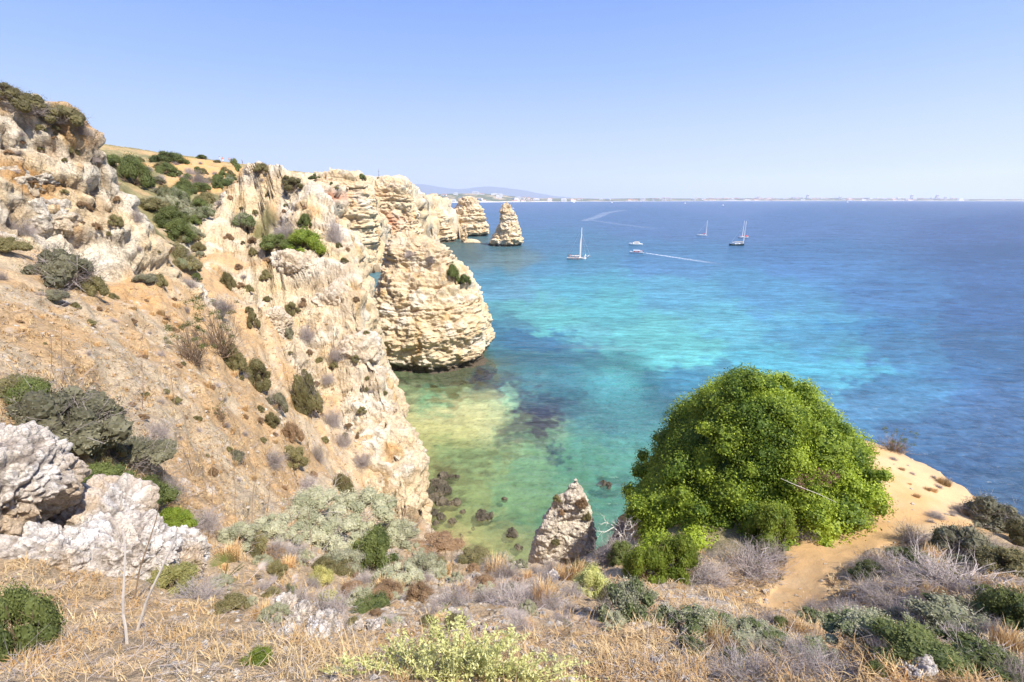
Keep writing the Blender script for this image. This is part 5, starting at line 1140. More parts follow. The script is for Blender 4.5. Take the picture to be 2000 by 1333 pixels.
# ------------------------------------------------------------------ ground litter and dry grass nobody could count
def litter():
    rg = np.random.RandomState(31)
    def pts_in(n, x0, x1, y0, y1, f=None):
        out = []
        for _ in range(n):
            x, y = rg.uniform(x0, x1), rg.uniform(y0, y1)
            if f and not f(x, y): continue
            h_ = hit(x, y)
            if h_ and h_[1].y < 45: out.append((h_[1].x, h_[1].y, h_[1].z, h_[2].x, h_[2].y, h_[2].z))
        return np.array(out)
    bare = lambda x, y: not ((abs(x - 760) < 330 and 1165 < y < 1240 and rg.rand() < .72) or (1180 < x < 1480 and 1240 < y < 1333 and rg.rand() < .7))
    on_path = lambda p: path_mask(p[:, 0].astype(np.float32), p[:, 1].astype(np.float32)) > .2
    # straws
    P = pts_in(5200, -20, 2020, 1090, 1345, bare); P = P[~on_path(P)]
    clump = fbm(P[:, 0] / .8, P[:, 1] / .8, P[:, 2] * 0 + 2, 3); P = P[(clump > .02) | (rg.rand(len(P)) < .22)]
    P2 = pts_in(3800, 0, 820, 560, 1090); P3 = pts_in(1500, 1180, 2000, 1080, 1340); P3 = P3[~on_path(P3)]
    P = np.concatenate([P, P2, P3]); n = len(P); k = 9
    D = np.hypot(P[:, 1], H - P[:, 2]); sz = np.where(D < 8, rg.uniform(.025, .10, n), rg.uniform(.05, .16, n)) * (1 + .8 * sstep(.2, .6, fbm(P[:, 0] / 1.2 + 3, P[:, 1] / 1.2, P[:, 2] * 0 + 5, 2)))
    B = np.repeat(P[:, :3], k, 0); s = np.repeat(sz, k); m = len(B); dd = np.repeat(D, k)
    B = B + rg.normal(size=(m, 3)) * np.array([.3, .3, 0]) * s[:, None]; B[:, 2] -= .02
    a = rg.uniform(0, 6.283, m); ln = rg.uniform(.1, 1.5, m)
    Dr = np.stack([np.cos(a) * ln, np.sin(a) * ln, np.ones(m)], 1); Dr /= np.linalg.norm(Dr, axis=1)[:, None]
    L_ = (s * rg.uniform(.5, 1.3, m))[:, None]; w = (0.0011 * np.clip(dd, 1.5, 60) * rg.uniform(.6, 1.2, m))[:, None] * .8
    S = np.stack([-np.sin(a), np.cos(a), 0 * a], 1)
    M1 = B + Dr * L_ * .55; T = B + Dr * L_ + np.stack([np.cos(a), np.sin(a), -.6 + 0 * a], 1) * L_ * .22
    V = np.stack([B - S * w, B + S * w, M1 + S * w * .7, M1 - S * w * .7, T], 1).reshape(-1, 3); i = (np.arange(m) * 5)[:, None]
    me = new_mesh('dry_grass', V, [(i + np.array([[3, 2, 4]])).astype(np.int32), (i + np.array([[0, 1, 2, 3]])).astype(np.int32)], False)
    vattr(me, 'rnd', np.repeat(np.clip(rg.uniform(0, 1, m) * .6 + .5 * np.repeat(sstep(-.3, .5, fbm(P[:, 0], P[:, 1], P[:, 2] * 0, 2)), k), 0, 1), 5))
    o = obj('dry_grass', me, LM['straw']); tag(o, 'golden dry grass and straw covering the near slopes', 'grass', kind='stuff')
    # fallen twigs
    P = np.concatenate([pts_in(1500, 0, 2000, 1120, 1340), pts_in(1300, 0, 760, 570, 1090), pts_in(900, 1280, 2000, 1100, 1330)]); P = P[~on_path(P)]; n = len(P)
    a = rg.uniform(0, 6.283, n); D = np.hypot(P[:, 1], H - P[:, 2]); ll = rg.uniform(.06, .3, n) * np.clip(D / 8, .5, 1.8); g = G()
    d = np.stack([np.cos(a), np.sin(a), rg.uniform(-.1, .5, n)], 1) * ll[:, None]; c = P[:, :3] + np.array([0, 0, .012])
    mid = c + d * .5 + rg.normal(size=(n, 3)) * .03; r = .0005 * np.clip(D, 2, 40)
    twig_geo(c, mid, r, r * .8, g); twig_geo(mid, c + d, r * .8, r * .3, g); twig_geo(mid, mid + (d + rg.normal(size=(n, 3)) * .1) * .5, r * .5, r * .2, g)
    me = g.mesh('fallen_twigs'); vattr(me, 'rnd', rg.uniform(0, 1, len(me.vertices)))
    tag(obj('fallen_twigs', me, TM['grey']), 'dry grey twigs lying over the slopes', 'twigs', kind='stuff')
    # small stones
    P = np.concatenate([pts_in(1500, 300, 1500, 1150, 1340), pts_in(900, 0, 760, 560, 1090), pts_in(500, 520, 1000, 1180, 1240), pts_in(300, 1300, 1950, 850, 1200)]); n = len(P)
    D = np.hypot(P[:, 1], H - P[:, 2]); sz = (rg.uniform(.3, 1.0, n) ** 2.2) * .011 * np.clip(D, 2, 30) ** .8
    U, Fc = ICO[2]; U = U[:42] if False else U
    t = (1 + 5 ** .5) / 2; I0, F0 = ico(0); g = G()
    V = (I0[None] * (1 + .25 * rg.normal(size=(n, 12, 1))) * np.array([1, .85, .6])) * sz[:, None, None] + P[:, None, :3] + np.array([0, 0, .0])
    Fa = (np.arange(n)[:, None, None] * 12 + F0[None]).reshape(-1, 3); me = new_mesh('loose_stones', V.reshape(-1, 3), [Fa.astype(np.int32)], False)
    c = mixc(np.broadcast_to(np.array([.46, .35, .23]), (n, 3)), np.array([.62, .55, .45]), rg.uniform(0, 1, n)); vattr(me, 'col', np.repeat(c, 12, 0))
    tag(obj('loose_stones', me, M['soil']), 'small loose stones strewn over the slopes', 'stones', kind='stuff')
litter()

# ------------------------------------------------------------------ single plants close to the camera
def near(px, py, z_off=0.0):
    h_ = hit(px, py); return h_[1] + Vector((0, 0, z_off))
def feathery():
    rg = np.random.RandomState(41); base = near(890, 1325); base.z -= .05
    o = thing('feathery_shrub', 'pale yellow-green feathery plant in the bottom middle, closest to the camera', 'shrub', base)
    gs = G(); gl = G(); rn = []
    tips = [(rg.uniform(610, 1190), rg.uniform(1215, 1345)) for _ in range(150)] + [(872,1180),(880,1195),(905,1190),(930,1215),(860,1215),(845,1235),(945,1225),(980,1235),(790,1235),(890,1205),(1010,1240),(770,1250),(915,1203)]
    for k_, (tx, ty) in enumerate(tips):
        q = abs(tx - 890) / 290
        if k_ < 150: ty = 1198 + 95 * q ** 1.4 + (ty - 1215) * .9
        Yd = base.y + rg.uniform(-.16, .22) + .05
        T = Vector(at(tx, ty, Yd)) - base; b = Vector((rg.normal() * .12 + T.x * .35, rg.normal() * .05, 0)); n = 12
        up = Vector((0, 0, 1)); pts = []
        for k in range(n + 1):
            s = k / n; p = b.lerp(T, s) + Vector((0, 0, 1)) * (math.sin(s * math.pi) * .03) + Vector((rg.normal() * .003, rg.normal() * .003, 0)); pts.append(p)
        gs.tube(pts, np.linspace(.0028, .0010, n + 1), 4)
        C = []; N = []
        for k in range(3, n + 1):
            for s in range(3):
                p = pts[k - 1].lerp(pts[k], rg.rand()); d = Vector(rg.normal(size=3)); d.z = abs(d.z) * .6 + .3; d.normalize(); ln = .030 * (1.15 - k / n * .55) * rg.uniform(.6, 1.2)
                for j in range(1, 4): C.append(p + d * ln * j / 3 + Vector(rg.normal(size=3)) * .0025); N.append(d)
        C = np.array([tuple(c) for c in C]); N = np.array([tuple(c) for c in N])
        V, f = leaf_quads(C, N, .0145, rg, .45, 1.3); gl.add(V, None, f); tone = rg.uniform(.25, 1); rn.append(np.repeat(np.clip(tone + rg.normal(size=len(C)) * .15, 0, 1), 4))
    me = gl.mesh('foliage'); vattr(me, 'rnd', np.concatenate(rn)); obj('foliage', me, LM['pale'], o)
    me = gs.mesh('stems'); vattr(me, 'rnd', np.full(len(me.vertices), .6)); obj('stems', me, LM['pale'], o)
feathery()
def palm(px, py, R, label, dead=False, seed=1, tilt=0.0):
    rg = np.random.RandomState(seed); b = near(px, py); t = b.y * CP - (b.z - H) * SP; R = R * t / F
    o = thing('dwarf_palm', label, 'palm', b); 
    for f in range(9 if not dead else 6):
        a = rg.uniform(0, 6.283); el = rg.uniform(.35, 1.2) if not dead else rg.uniform(.15, .8)
        d = Vector((math.cos(a) * math.cos(el) + tilt, math.sin(a) * math.cos(el), math.sin(el))).normalized(); hub = d * R * .5; side = d.cross(Vector((0, 0, 1))).normalized(); nrm = side.cross(d)
        g = G(); g.tube([Vector((0, 0, 0)), hub * .5, hub], [R * .018, R * .013, R * .011], 4)
        for k in range(20):
            ang = (k / 19 - .5) * 2.5; dd = (d * math.cos(ang) + side * math.sin(ang)).normalized(); L_ = R * .55 * (1 - .25 * abs(ang) / 1.25) * rg.uniform(.85, 1.1); w = nrm.cross(dd).normalized() * R * .011
            tip = hub + dd * L_ - Vector((0, 0, R * .05)); m_ = hub + dd * L_ * .5 + nrm * R * .015
            g.add([hub, m_ + w, tip, m_ - w, m_ - nrm * R * .012], [(0, 1, 4), (1, 2, 4), (2, 3, 4), (3, 0, 4)])
        me = g.mesh('frond'); vattr(me, 'rnd', np.full(len(me.vertices), rg.rand())); obj('frond', me, LM['green'] if not dead else TM['grey'], o)
palm(438, 1135, 62, 'green dwarf palm fan among the shrubs right of the white rocks', False, 4)
palm(486, 1135, 48, 'dead grey fan palm leaves right of the green dwarf palm', True, 6, .3)
palm(552, 1150, 40, 'second dead fan palm with upright pale leaves behind the stony strip', True, 9)
palm(555, 1170, 34, 'small green fan palm in front of the dead upright leaves', False, 12)
def stalk(px0, py0, px1, py1, r, label, mat='white', branches=0, seed=0, name='dry_stalk'):
    rg = np.random.RandomState(seed + 70); b = near(px0, py0); t = b.y * CP - (b.z - H) * SP
    T = Vector(at(px1, py1, b.y * 1.03)); g = G(); n = 7
    T = T - b; pts = [T * (k / n) + Vector(rg.normal(size=3)) * T.length * .007 * (0 < k < n) for k in range(n + 1)]
    g.tube(pts, np.linspace(r, r * .45, n + 1) * t / F, 5); me = g.mesh('stem'); vattr(me, 'rnd', np.full(len(me.vertices), .7))
    if branches == 0:
        o = obj(name, me, TM[mat]); o.location = b; return tag(o, label, 'stalk')
    o = thing(name, label, 'stalk', b); obj('stem', me, TM[mat], o); g = G(); rn = 0
    for k in range(branches):
        s = rg.uniform(.5, 1.0); p = T * s; d = Vector((rg.normal(), rg.normal() * .5, rg.uniform(.3, 1.2))).normalized() * T.length * rg.uniform(.08, .22)
        g.tube([p, p + d * .6, p + d], [r * .4 * t / F, r * .3 * t / F, r * .2 * t / F], 3)
        for q in range(4):
            c = p + d + Vector(rg.normal(size=3)) * T.length * .02; rr = r * 1.2 * t / F; g.add([c + Vector(v) * rr for v in ((1,0,0),(-1,0,0),(0,1,0),(0,-1,0),(0,0,1),(0,0,-1))], [(0,2,4),(2,1,4),(1,3,4),(3,0,4),(2,0,5),(1,2,5),(3,1,5),(0,3,5)])
    me = g.mesh('seed_heads'); vattr(me, 'rnd', rg.uniform(0, 1, len(me.vertices))); obj('seed_heads', me, TM['brown'], o)['kind'] = 'stuff'
stalk(248, 1258, 240, 1035, 2.5, 'tall bare upright stalk in front of the white rocks')
stalk(268, 1232, 347, 1030, 2.8, 'tall bare stalk leaning right in front of the white rocks')
stalk(262, 1170, 310, 985, 1.6, 'thin reddish stalk behind the leaning bare one', 'brown')
for i, (a, b_, c, d_) in enumerate([(105,745,98,650),(122,752,120,640),(340,790,332,700),(278,800,280,728),(280,740,276,680),(375,930,360,812),(460,1010,455,880),(490,1030,500,905),(415,985,412,880),(520,1020,528,930),(612,1095,600,985),(575,1060,560,960),(270,700,282,640),(1475,1165,1410,1068)]):
    lab = ['thin dry stalk with seed heads', 'dry flower stalk', 'bare branching stalk'][i % 3] + [' above the largest dark shrub, the left one', ' above the largest dark shrub, the right one', ' right of the largest dark shrub, the taller', ' growing out of the largest dark shrub', ' on the upper hillside sand', ' above the grey dry shrub of the lower band', ' in the golden grass, left of the tallest', ' in the golden grass, the tallest', ' at the edge of the golden grass', ' right of the tallest in the golden grass', ' over the pale sage thicket', ' at the left of the sage thicket', ' on the sand near the largest dark shrub', ' before the bare bank under the mound'][i]
    stalk(a, b_, c, d_, 0.8, lab, 'brown', 7, i)
# bleached dead shrub on the left flank of the headland
def dead_tree(px, py, hpx, label, seed, mat='white'):
    rg = np.random.RandomState(seed); b = near(px, py); t = b.y * CP - (b.z - H) * SP; Hh = hpx * t / F; g = G()
    def br(p, d, L_, r, k):
        pts = [p]; dd = d.copy()
        for _ in range(4): dd = (dd + Vector(rg.normal(size=3)) * .28).normalized(); pts.append(pts[-1] + dd * L_ / 4)
        g.tube(pts, np.linspace(r, r * .5, 5), 5)
        if k:
            for j in range(3): br(pts[rg.randint(2, 5)], (dd + Vector(rg.normal(size=3)) * .8).normalized(), L_ * .62, r * .55, k - 1)
    for _ in range(4): br(Vector((rg.normal() * .05, 0, -.05)), Vector((rg.normal() * .5, rg.normal() * .3, 1)).normalized(), Hh * .55, 1.6 * t / F, 3)
    me = g.mesh('dead_shrub'); vattr(me, 'rnd', rg.uniform(0, 1, len(me.vertices))); o = obj('dead_shrub', me, TM[mat]); o.location = b; tag(o, label, 'dead shrub')
dead_tree(1222, 1060, 74, 'bleached leafless shrub on the flank left of the green mound', 3)
dead_tree(1318, 1225, 70, 'pinkish bare forked shrub in front of the silvery bush', 5)
dead_tree(1530, 1325, 110, 'brown forked dead flower stalks at the bottom right', 8, 'brown')
# ------------------------------------------------------------------ pole on the far cliff
p = near(741, 356); t = p.y * CP; g = G(); hh = 24 * t / F
g.tube([(0, 0, -.3), (0, 0, hh)], [.14, .07], 6); me = g.mesh('mast'); o = thing('pole', 'thin pole standing on top of the far cliff', 'pole', p); vattr(me, 'rnd', np.full(len(me.vertices), .2)); obj('mast', me, TM['grey'], o)
g = G(); g.box(-.5, .5, -.03, .03, hh * .78, hh * .8); g.box(-.18, .18, -.1, .1, hh * .5, hh * .56); me = g.mesh('cross_arm'); vattr(me, 'rnd', np.full(len(me.vertices), .2)); obj('cross_arm', me, TM['grey'], o)

# ------------------------------------------------------------------ people
SKIN = simple('skin', (.50, .30, .20), .5)
def cloth(c): 
    k = 'cloth_%02d_%02d_%02d' % tuple(int(v * 99) for v in c)
    return bpy.data.materials.get(k) or simple(k, c, .85)
def body_mesh(pose):
    ps = {'stand': dict(h1=(.24, -.02, .86), e1=(.23, 0, 1.12), h2=(-.26, .05, .84), e2=(-.23, 0, 1.12), k1=(.10, 0, .48), f1=(.11, 0, .05), k2=(-.10, .03, .48), f2=(-.12, .02, .05)),
          'point': dict(h1=(.55, .30, 1.35), e1=(.36, .12, 1.22), h2=(-.26, .05, .84), e2=(-.23, 0, 1.12), k1=(.12, .06, .48), f1=(.16, .02, .05), k2=(-.10, -.04, .48), f2=(-.12, -.12, .05)),
          'sit': dict(h1=(.20, .38, .60), e1=(.25, .12, .72), h2=(-.20, .38, .60), e2=(-.25, .12, .72), k1=(.13, .42, .48), f1=(.13, .44, .05), k2=(-.13, .42, .48), f2=(-.13, .44, .05))}[pose]
    dz = -.42 if pose == 'sit' else 0
    J = [(0, 0, .92 + dz, .15), (0, 0, 1.12 + dz, .135), (0, 0, 1.36 + dz, .15), (0, 0, 1.50 + dz, .065), (0, .01, 1.62 + dz, .10), (0, .01, 1.72 + dz, .085)]
    E_ = [(0, 1), (1, 2), (2, 3), (3, 4), (4, 5)]
    def add(p, r, par): J.append((*p, r)); E_.append((par, len(J) - 1)); return len(J) - 1
    for sgn, e, h_, k, f in ((1, 'e1', 'h1', 'k1', 'f1'), (-1, 'e2', 'h2', 'k2', 'f2')):
        s = add((.18 * sgn, 0, 1.40 + dz), .065, 2); a = add(ps[e], .048, s); b = add(ps[h_], .035, a); q = np.array(ps[h_]) + (np.array(ps[h_]) - np.array(ps[e])) * .28; add(tuple(q), .04, b)
        hp = add((.10 * sgn, 0, .84 + dz), .10, 0); kk = add(ps[k], .065, hp); ff = add(ps[f], .045, kk); add((ps[f][0], ps[f][1] + .15, .035), .04, ff)
    me = bpy.data.meshes.new('body_src'); me.from_pydata([j[:3] for j in J], E_, []); o = bpy.data.objects.new('body_src', me); COL.objects.link(o)
    md = o.modifiers.new('s', 'SKIN')
    for v, j in zip(me.skin_vertices[0].data, J): v.radius = (j[3], j[3])
    me.skin_vertices[0].data[0].use_root = True
    o.modifiers.new('d', 'SUBSURF').levels = 1
    dg = bpy.context.evaluated_depsgraph_get(); ev = o.evaluated_get(dg); m2 = bpy.data.meshes.new_from_object(ev); bpy.data.objects.remove(o); m2.name = 'person'
    top, mid = (.98 + dz, .50 if pose != 'sit' else .38)
    idx = [0 if (p.center.z > 1.50 + dz or (abs(p.center.x) > .22 and p.center.z < 1.25) or p.center.z < mid) else (1 if p.center.z > top else 2) for p in m2.polygons]
    for mm in (SKIN, cloth((.8, .8, .8)), cloth((.1, .1, .15))): m2.materials.append(mm)
    m2.polygons.foreach_set('material_index', idx)
    g = G(); U, Fc = ICO[2]; K = U[U[:, 2] > -2] * np.array([.105, .115, .10]) + np.array([0, -.015, 1.70 + dz]); g.add(K, Fc); hair = g.mesh('hair', True)
    return m2, hair
POSES = {k: body_mesh(k) for k in ('stand', 'point', 'sit')}
HAIR = simple('dark_hair', (.05, .035, .025), .7)
def person(loc, pose, shirt, legs, label, rz=0, s=1.0):
    t = thing('person', label, 'person', loc, None, rz); t.scale = (s, s, s)
    b, h_ = POSES[pose]; b = b.copy(); b.materials[1] = cloth(shirt); b.materials[2] = cloth(legs)
    obj('body', b, None, t); h2 = h_.copy(); obj('hair', h2, HAIR, t)
for px, pose, sh, lg, lab in [(430, 'point', (.85, .85, .85), (.75, .72, .68), 'person in pale clothes standing leftmost on the ridge behind the main cliff'), (436, 'stand', (.6, .25, .2), (.8, .8, .8), 'person in a reddish top close beside the pale-clad one on the ridge'), (449, 'stand', (.75, .35, .15), (.5, .4, .3), 'person in an orange top in the middle of the ridge'), (453, 'stand', (.06, .08, .16), (.08, .08, .1), 'person in dark clothes walking on the ridge'), (474, 'stand', (.05, .05, .06), (.06, .06, .08), 'person in black on the ridge, nearest the summit of the main cliff')]:
    h_ = None
    for yy in range(300, 345, 2):
        h_ = hit(px, yy)
        if h_ and h_[1].y > 100: break
    if h_ and h_[1].y > 100: person(h_[1], pose, sh, lg, lab, px * .7)

# ------------------------------------------------------------------ boats
WHITE = simple('white_gelcoat', (.82, .82, .80), .3, spec=.5); NAVY = simple('dark_hull_paint', (.02, .05, .06), .3, spec=.5); WOOD = simple('varnished_wood', (.30, .13, .06), .4); REDC = simple('red_canvas', (.55, .06, .06), .8); SAIL = simple('furled_sailcloth', (.80, .78, .72), .85); GLASS = simple('dark_window', (.03, .04, .05), .1, spec=.6); METAL = simple('mast_metal', (.72, .73, .75), .35, .4); GREY = simple('grey_deck', (.55, .52, .46), .7); TAN = simple('tan_canvas', (.62, .52, .38), .85); FEND = simple('fender', (.75, .40, .30), .6)
def hull_mesh(L_, B, free, draft, stern=.75, sheer=.25, inset=0.0):
    n = 17; g = G(); rows = []; xs = np.linspace(-L_ / 2, L_ / 2, n)
    for x in xs:
        s = (x / L_ + .5); b = B / 2 * (stern + (1 - stern) * math.sin(min(s / .55, 1) * math.pi / 2)) * (1 if s < .55 else math.sqrt(max(1 - ((s - .55) / .45) ** 2.2, 0)) * .98 + .02)
        z1 = free * (1 + sheer * (s - .35) ** 2 * 4); z0 = -draft * (1 - max(0, (s - .7) / .3) ** 2)
        rows.append([(x, -b * 1.0, z1), (x, -b * .94, z1 * .45), (x, -b * .72, z0 * .4), (x, 0, z0), (x, b * .72, z0 * .4), (x, b * .94, z1 * .45), (x, b, z1)])
    V = np.array(rows).reshape(-1, 3); k = 7
    f = [(i * k + j, (i + 1) * k + j, (i + 1) * k + j + 1, i * k + j + 1) for i in range(n - 1) for j in range(k - 1)]
    f = [q[::-1] for q in f]
    g.add(V, [(0, j + 1, j + 2)[::-1] for j in range(k - 2)], f); hullm = g.mesh('hull', True)
    g = G(); D = np.array([[r[0], r[6]] for r in rows]) ; D = D.reshape(-1, 3) * np.array([.985, .93, 1]) - np.array([0, 0, .10]); g.add(D, None, [(2 * i, 2 * i + 1, 2 * i + 3, 2 * i + 2)[::-1] for i in range(n - 1)])
    return hullm, g.mesh('deck')
def boat(px, py, Lpx, rz, label, kind, free=.9, beam=.3, hullm=WHITE, mast_px=None, mast_at=.1):
    x, y, _ = on_z(px, py); t = y * CP + H * SP; L_ = Lpx * t / F / max(abs(math.cos(rz)), .5)
    o = thing({'sail': 'sailing_boat', 'classic': 'sailing_boat', 'motor': 'motor_boat', 'tour': 'motor_boat', 'dinghy': 'small_boat'}[kind], label, 'boat', (x, y, 0.0), None, rz)
    B = L_ * beam; fr = L_ * .085 * free; hm_, dk = hull_mesh(L_, B, fr, L_ * .04); obj('hull', hm_, hullm, o); obj('deck', dk, GREY if kind in ('sail', 'classic') else WHITE, o)
    g = G(); g.box(-L_ * .49, L_ * .40, -B * .5, B * .5, fr * .90, fr * .93)
    def part(nm, gg, m_): return obj(nm, gg.mesh(nm), m_, o)
    px1 = t / F
    if kind in ('sail', 'classic'):
        mh = (mast_px or 30) * px1; mx = L_ * mast_at; g = G(); g.tube([(mx, 0, fr * .5), (mx, 0, mh)], [.30, .20], 6); part('mast', g, WHITE)
        g = G(); g.box(-L_ * .16, L_ * .20, -B * .26, B * .26, fr * .95, fr * 1.45, .12); part('cabin', g, WHITE)
        g = G(); 
        for s in (-1, 1): g.box(-L_ * .10, L_ * .12, s * B * .262 - .02, s * B * .262 + .02, fr * 1.12, fr * 1.3)
        part('window', g, GLASS)
        g = G(); g.tube([(mx, 0, fr * 1.9), (-L_ * .36, 0, fr * 1.9)], [.09, .07], 5); part('boom', g, METAL)
        g = G(); g.tube([(mx - .1, 0, fr * 2.15), (-L_ * .1, 0, fr * 2.25), (-L_ * .34, 0, fr * 2.1)], [.24, .20, .10], 7); part('furled_sail', g, SAIL if kind == 'classic' else (REDC if 'red' in label else TAN))
        g = G()
        for e in ((L_ * .49, 0, fr * 1.2), (-L_ * .48, 0, fr), (mx, B * .45, fr), (mx, -B * .45, fr)): g.tube([(mx, 0, mh * .96), e], [.025, .025], 3)
        part('rigging', g, METAL)
    return o, L_, B, fr, px1, part
# classic sailing boat with people
o, L_, B, fr, p1, part = boat(1126, 507, 37, -.12, 'classic white sailing boat full of people, with a tall mast and furled sails', 'classic', 1.0, .30, WHITE, 60, .20)
g = G(); mx = L_ * .20; g.tube([(mx - .35, 0, fr * 1.5), (mx - .4, 0, 30 * p1), (mx - .2, 0, 42 * p1)], [.28, .42, .12], 7); part('hoisted_sail_bundle', g, SAIL)
g = G(); g.tube([(mx + .28, 0, fr * 1.5), (mx + .28, 0, 40 * p1)], [.20, .16], 6); part('red_brown_spar', g, WOOD)
g = G(); g.tube([(L_ * .46, 0, fr * 1.25), (L_ * .74, 0, fr * 1.7)], [.12, .07], 6); part('bowsprit', g, WOOD)
g = G(); g.tube([(L_ * .40, 0, fr * 1.4), (L_ * .46, .1, fr * 2.6), (L_ * .44, 0, fr * 3.2)], [.35, .42, .1], 7); g.tube([(L_ * .55, 0, fr * 1.7), (L_ * .66, 0, fr * 2.6)], [.25, .34], 7); part('furled_jib', g, SAIL)
g = G(); g.tube([(L_ * .73, 0, fr * 1.7), (mx, 0, 50 * p1)], [.03, .03], 3); part('forestay', g, METAL)
g = G(); g.box(-L_ * .46, L_ * .40, -B * .515, -B * .47, fr * .93, fr * 1.08); g.box(-L_ * .46, L_ * .40, B * .47, B * .515, fr * .93, fr * 1.08); part('rail', g, WOOD)
g = G()
for q in (-.18, -.05, .08): g.tube([(q * L_, -B * .53, fr * .9), (q * L_, -B * .55, fr * .3)], [.12, .16], 6)
part('fender', g, FEND)
bo = o
pe = [(-.44, -.1, 'stand', (.04, .04, .06), 'person in black standing at the stern of the classic sailing boat'), (-.34, .15, 'stand', (.5, .1, .1), 'person in a red top near the stern of the classic sailing boat'), (-.27, -.2, 'sit', (.15, .2, .4), 'person in blue seated at the rail of the classic sailing boat'), (-.17, .1, 'stand', (.08, .08, .1), 'person in dark clothes amidships on the classic sailing boat'), (-.10, -.25, 'sit', (.75, .4, .3), 'person in a coral top seated amidships on the classic sailing boat'), (-.02, .12, 'stand', (.3, .15, .12), 'person in brown just behind the mast of the classic sailing boat'), (.10, -.2, 'stand', (.85, .82, .78), 'person in white beside the mast of the classic sailing boat')]
for fx, fy, ps_, shc, lab in pe:
    w = Matrix.Rotation(-.12, 3, 'Z') @ Vector((fx * L_, fy * B, fr * 1.02)); w += bo.location; person(w, ps_, shc, (.12, .12, .18), lab, fx * 9, 1.0)
def cabin_boat(px, py, Lpx, rz, label, red=False):
    o, L_, B, fr, p1, part = boat(px, py, Lpx, rz, label, 'motor', 1.1, .36, WHITE)
    if not red:
        g = G(); g.box(-L_ * .30, L_ * .22, -B * .36, B * .36, fr * .95, fr * 1.9, .25); part('cabin', g, WHITE)
        g = G()
        for s in (-1, 1): g.box(-L_ * .22, L_ * .14, s * B * .345 - .02, s * B * .345 + .02, fr * 1.25, fr * 1.6)
        g.box(L_ * .19, L_ * .21, -B * .28, B * .28, fr * 1.3, fr * 1.7); part('window', g, GLASS)
        g = G(); g.box(-L_ * .26, L_ * .10, -B * .32, B * .32, fr * 2.35, fr * 2.5, .15); part('sun_roof', g, TAN)
        g = G()
        for q in (-.24, .08):
            for s in (-1, 1): g.tube([(q * L_, s * B * .28, fr * 1.85), (q * L_, s * B * .28, fr * 2.4)], [.05, .05], 4)
        part('roof_post', g, METAL)
        g = G(); g.box(-L_ * .12, L_ * .04, -B * .2, B * .2, fr * 1.9, fr * 2.2, .1); part('upper_seat', g, WHITE)
        g = G(); g.tube([(L_ * .22, -B * .40, fr * 1.5), (L_ * .40, -B * .2, fr * 1.6), (L_ * .49, 0, fr * 1.7), (L_ * .40, B * .2, fr * 1.6), (L_ * .22, B * .40, fr * 1.5)], .03, 4); part('bow_rail', g, METAL)
    else:
        g = G(); g.box(-L_ * .20, L_ * .20, -B * .30, B * .30, fr * .95, fr * 1.8, .2); part('cabin', g, REDC)
        g = G()
        for s in (-1, 1): g.box(-L_ * .12, L_ * .12, s * B * .29 - .02, s * B * .29 + .02, fr * 1.2, fr * 1.6)
        part('window', g, WHITE)
        g = G(); g.box(-L_ * .24, L_ * .24, -B * .38, B * .38, fr * 2.2, fr * 2.4, .1); part('canopy', g, WHITE)
        g = G()
        for q in (-.2, .2):
            for s in (-1, 1): g.tube([(q * L_, s * B * .33, fr * .9), (q * L_, s * B * .33, fr * 2.25)], [.05, .05], 4)
        part('canopy_post', g, METAL)
        g = G(); g.box(-L_ * .49, L_ * .30, -B * .51, -B * .46, fr * .60, fr * .80); part('red_stripe', g, REDC)
        g = G(); g.box(-L_ * .52, -L_ * .44, -.3, .3, fr * .3, fr * 1.5, .08); part('outboard_motor', g, NAVY)
    return o, L_, B, fr
cabin_boat(1241, 479, 27, math.pi + .05, 'white cabin motor boat with a sun roof, upper of the two motor boats')
rb, L_, B, fr = cabin_boat(1243, 495, 26, math.pi - .25, 'red and white motor boat with a white canopy, leaving a long wake', True)
for q, (fx, fy, c, lab) in enumerate([(-.30, .1, (.85, .85, .85), 'person in white seated at the stern of the red motor boat'), (-.38, -.15, (.7, .2, .2), 'person in red seated at the stern of the red motor boat')]):
    w = Matrix.Rotation(math.pi - .25, 3, 'Z') @ Vector((fx * L_, fy * B, fr * 1.0)) + rb.location; person(w, 'sit', c, (.15, .15, .2), lab, q)
boat(1370, 461, 19, math.pi * .98, 'small white sailing boat with a red sail cover and a thin dark mast', 'sail', 1.1, .30, WHITE, 29, -.42)
boat(1439, 480, 29, .06, 'dark-hulled sailing boat, nearest of the three at the right', 'sail', 1.25, .28, NAVY, 46, .42)
o, L_, B, fr, p1, part = boat(1452, 465, 20, .15, 'white sailing boat with red and orange gear on deck, just behind the dark-hulled one', 'sail', 1.1, .42, WHITE, 32, -.15)
g = G(); g.box(L_ * .10, L_ * .42, -B * .3, B * .3, fr * 1.5, fr * 2.4, .3); part('red_awning', g, REDC)
for px, py, lab in [(1121, 396.5, 'tiny white boat below the far beach, left of the two'), (1195, 397, 'tiny white boat below the far beach, right of the two'), (1338, 398, 'tiny white boat far out below the white town'), (1412, 402, 'far speedboat under the white town'), (1655, 396, 'tiny boat at the right near the far shore'), (1002, 408, 'small pale boat beyond the stacks')]:
    o, L_, B, fr, p1, part = boat(px, py, 4.5, .3, lab, 'dinghy', 2.0, .34); g = G(); g.box(-L_ * .2, L_ * .15, -B * .3, B * .3, fr * .95, fr * 2.0, L_ * .02); part('cabin', g, WHITE)
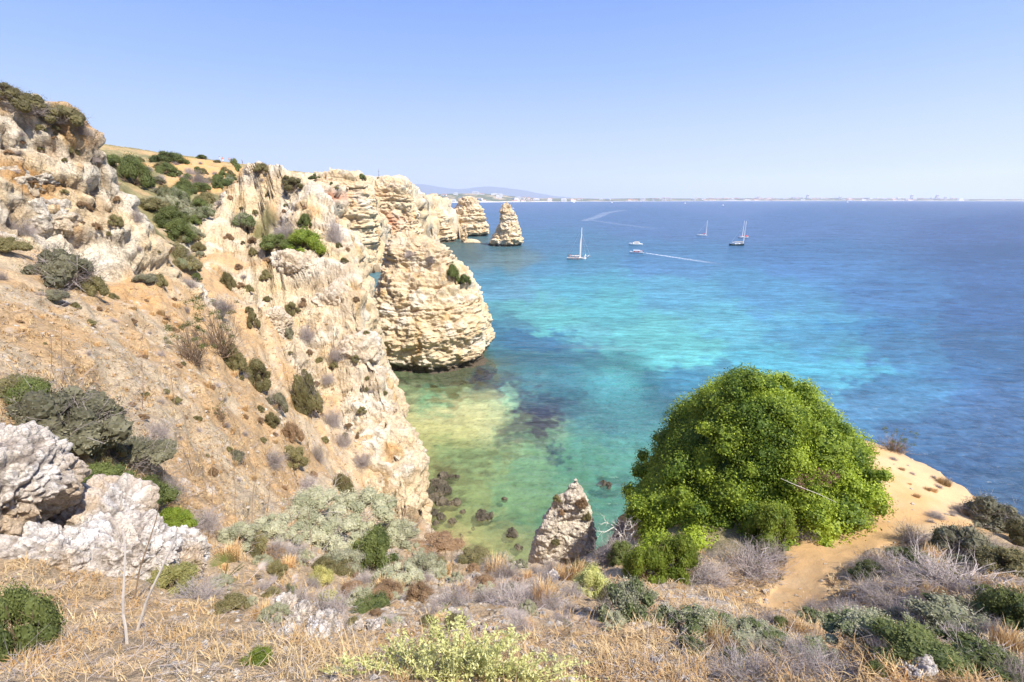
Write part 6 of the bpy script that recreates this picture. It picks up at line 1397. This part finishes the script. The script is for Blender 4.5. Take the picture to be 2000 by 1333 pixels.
# foam wake behind the red boat and faint old wakes
fm, t, b = mat_new('foam'); nz = t.nodes.new('ShaderNodeTexNoise'); nz.inputs['Scale'].default_value = .9; nz.inputs['Detail'].default_value = 6
geo = t.nodes.new('ShaderNodeNewGeometry'); t.links.new(geo.outputs['Position'], nz.inputs['Vector'])
at_ = t.nodes.new('ShaderNodeAttribute'); at_.attribute_name = 'fade'; ad = t.nodes.new('ShaderNodeMath'); ad.operation = 'MULTIPLY'; mr = t.nodes.new('ShaderNodeMapRange'); mr.inputs['From Min'].default_value = .35; mr.inputs['From Max'].default_value = .6
t.links.new(nz.outputs['Fac'], mr.inputs['Value']); t.links.new(mr.outputs[0], ad.inputs[0]); t.links.new(at_.outputs['Fac'], ad.inputs[1]); b.inputs['Base Color'].default_value = (.8, .85, .88, 1); b.inputs['Roughness'].default_value = .9
t.links.new(ad.outputs[0], b.inputs['Alpha'])
def wake(pts, w0, w1, f0, f1, label, name='boat_wake'):
    V = []; fd = []; n = 40; P = [on_z(*p) for p in pts]; xs = np.interp(np.linspace(0, 1, n), np.linspace(0, 1, len(P)), [p[0] for p in P]); ys = np.interp(np.linspace(0, 1, n), np.linspace(0, 1, len(P)), [p[1] for p in P])
    for k in range(n):
        s = k / (n - 1); d = np.array([np.gradient(xs)[k], np.gradient(ys)[k]]); d /= np.linalg.norm(d); q = np.array([-d[1], d[0]]); w = w0 + (w1 - w0) * s; f = f0 + (f1 - f0) * s; f *= min(1, (1 - s) * 6)
        for e, ff in ((-1, 0), (-.5, 1), (.5, 1), (1, 0)): V.append((xs[k] + q[0] * w * e, ys[k] + q[1] * w * e, .03)); fd.append(f * ff)
    i = np.arange(n * 4).reshape(n, 4); F4 = np.stack([i[:-1, :-1].ravel(), i[:-1, 1:].ravel(), i[1:, 1:].ravel(), i[1:, :-1].ravel()], 1).astype(np.int32)
    me = new_mesh(name, V, [F4]); 
    if me.polygons[0].normal.z < 0: me.flip_normals()
    vattr(me, 'fade', np.array(fd)); tag(obj(name, me, fm), label, 'wake', kind='stuff')
wake([(1256, 494), (1300, 500.5), (1350, 508), (1410, 517)], .9, 3.5, .85, .10, 'white foam wake trailing right from the red motor boat')
wake([(1140, 432), (1165, 425), (1185, 416), (1225, 410)], 7, 16, .2, .15, 'pale smooth streak on the far water left of the motor boats')
wake([(1150, 430), (1200, 437), (1290, 449)], 5, 9, .14, .06, 'pale old wake running right over the far water')
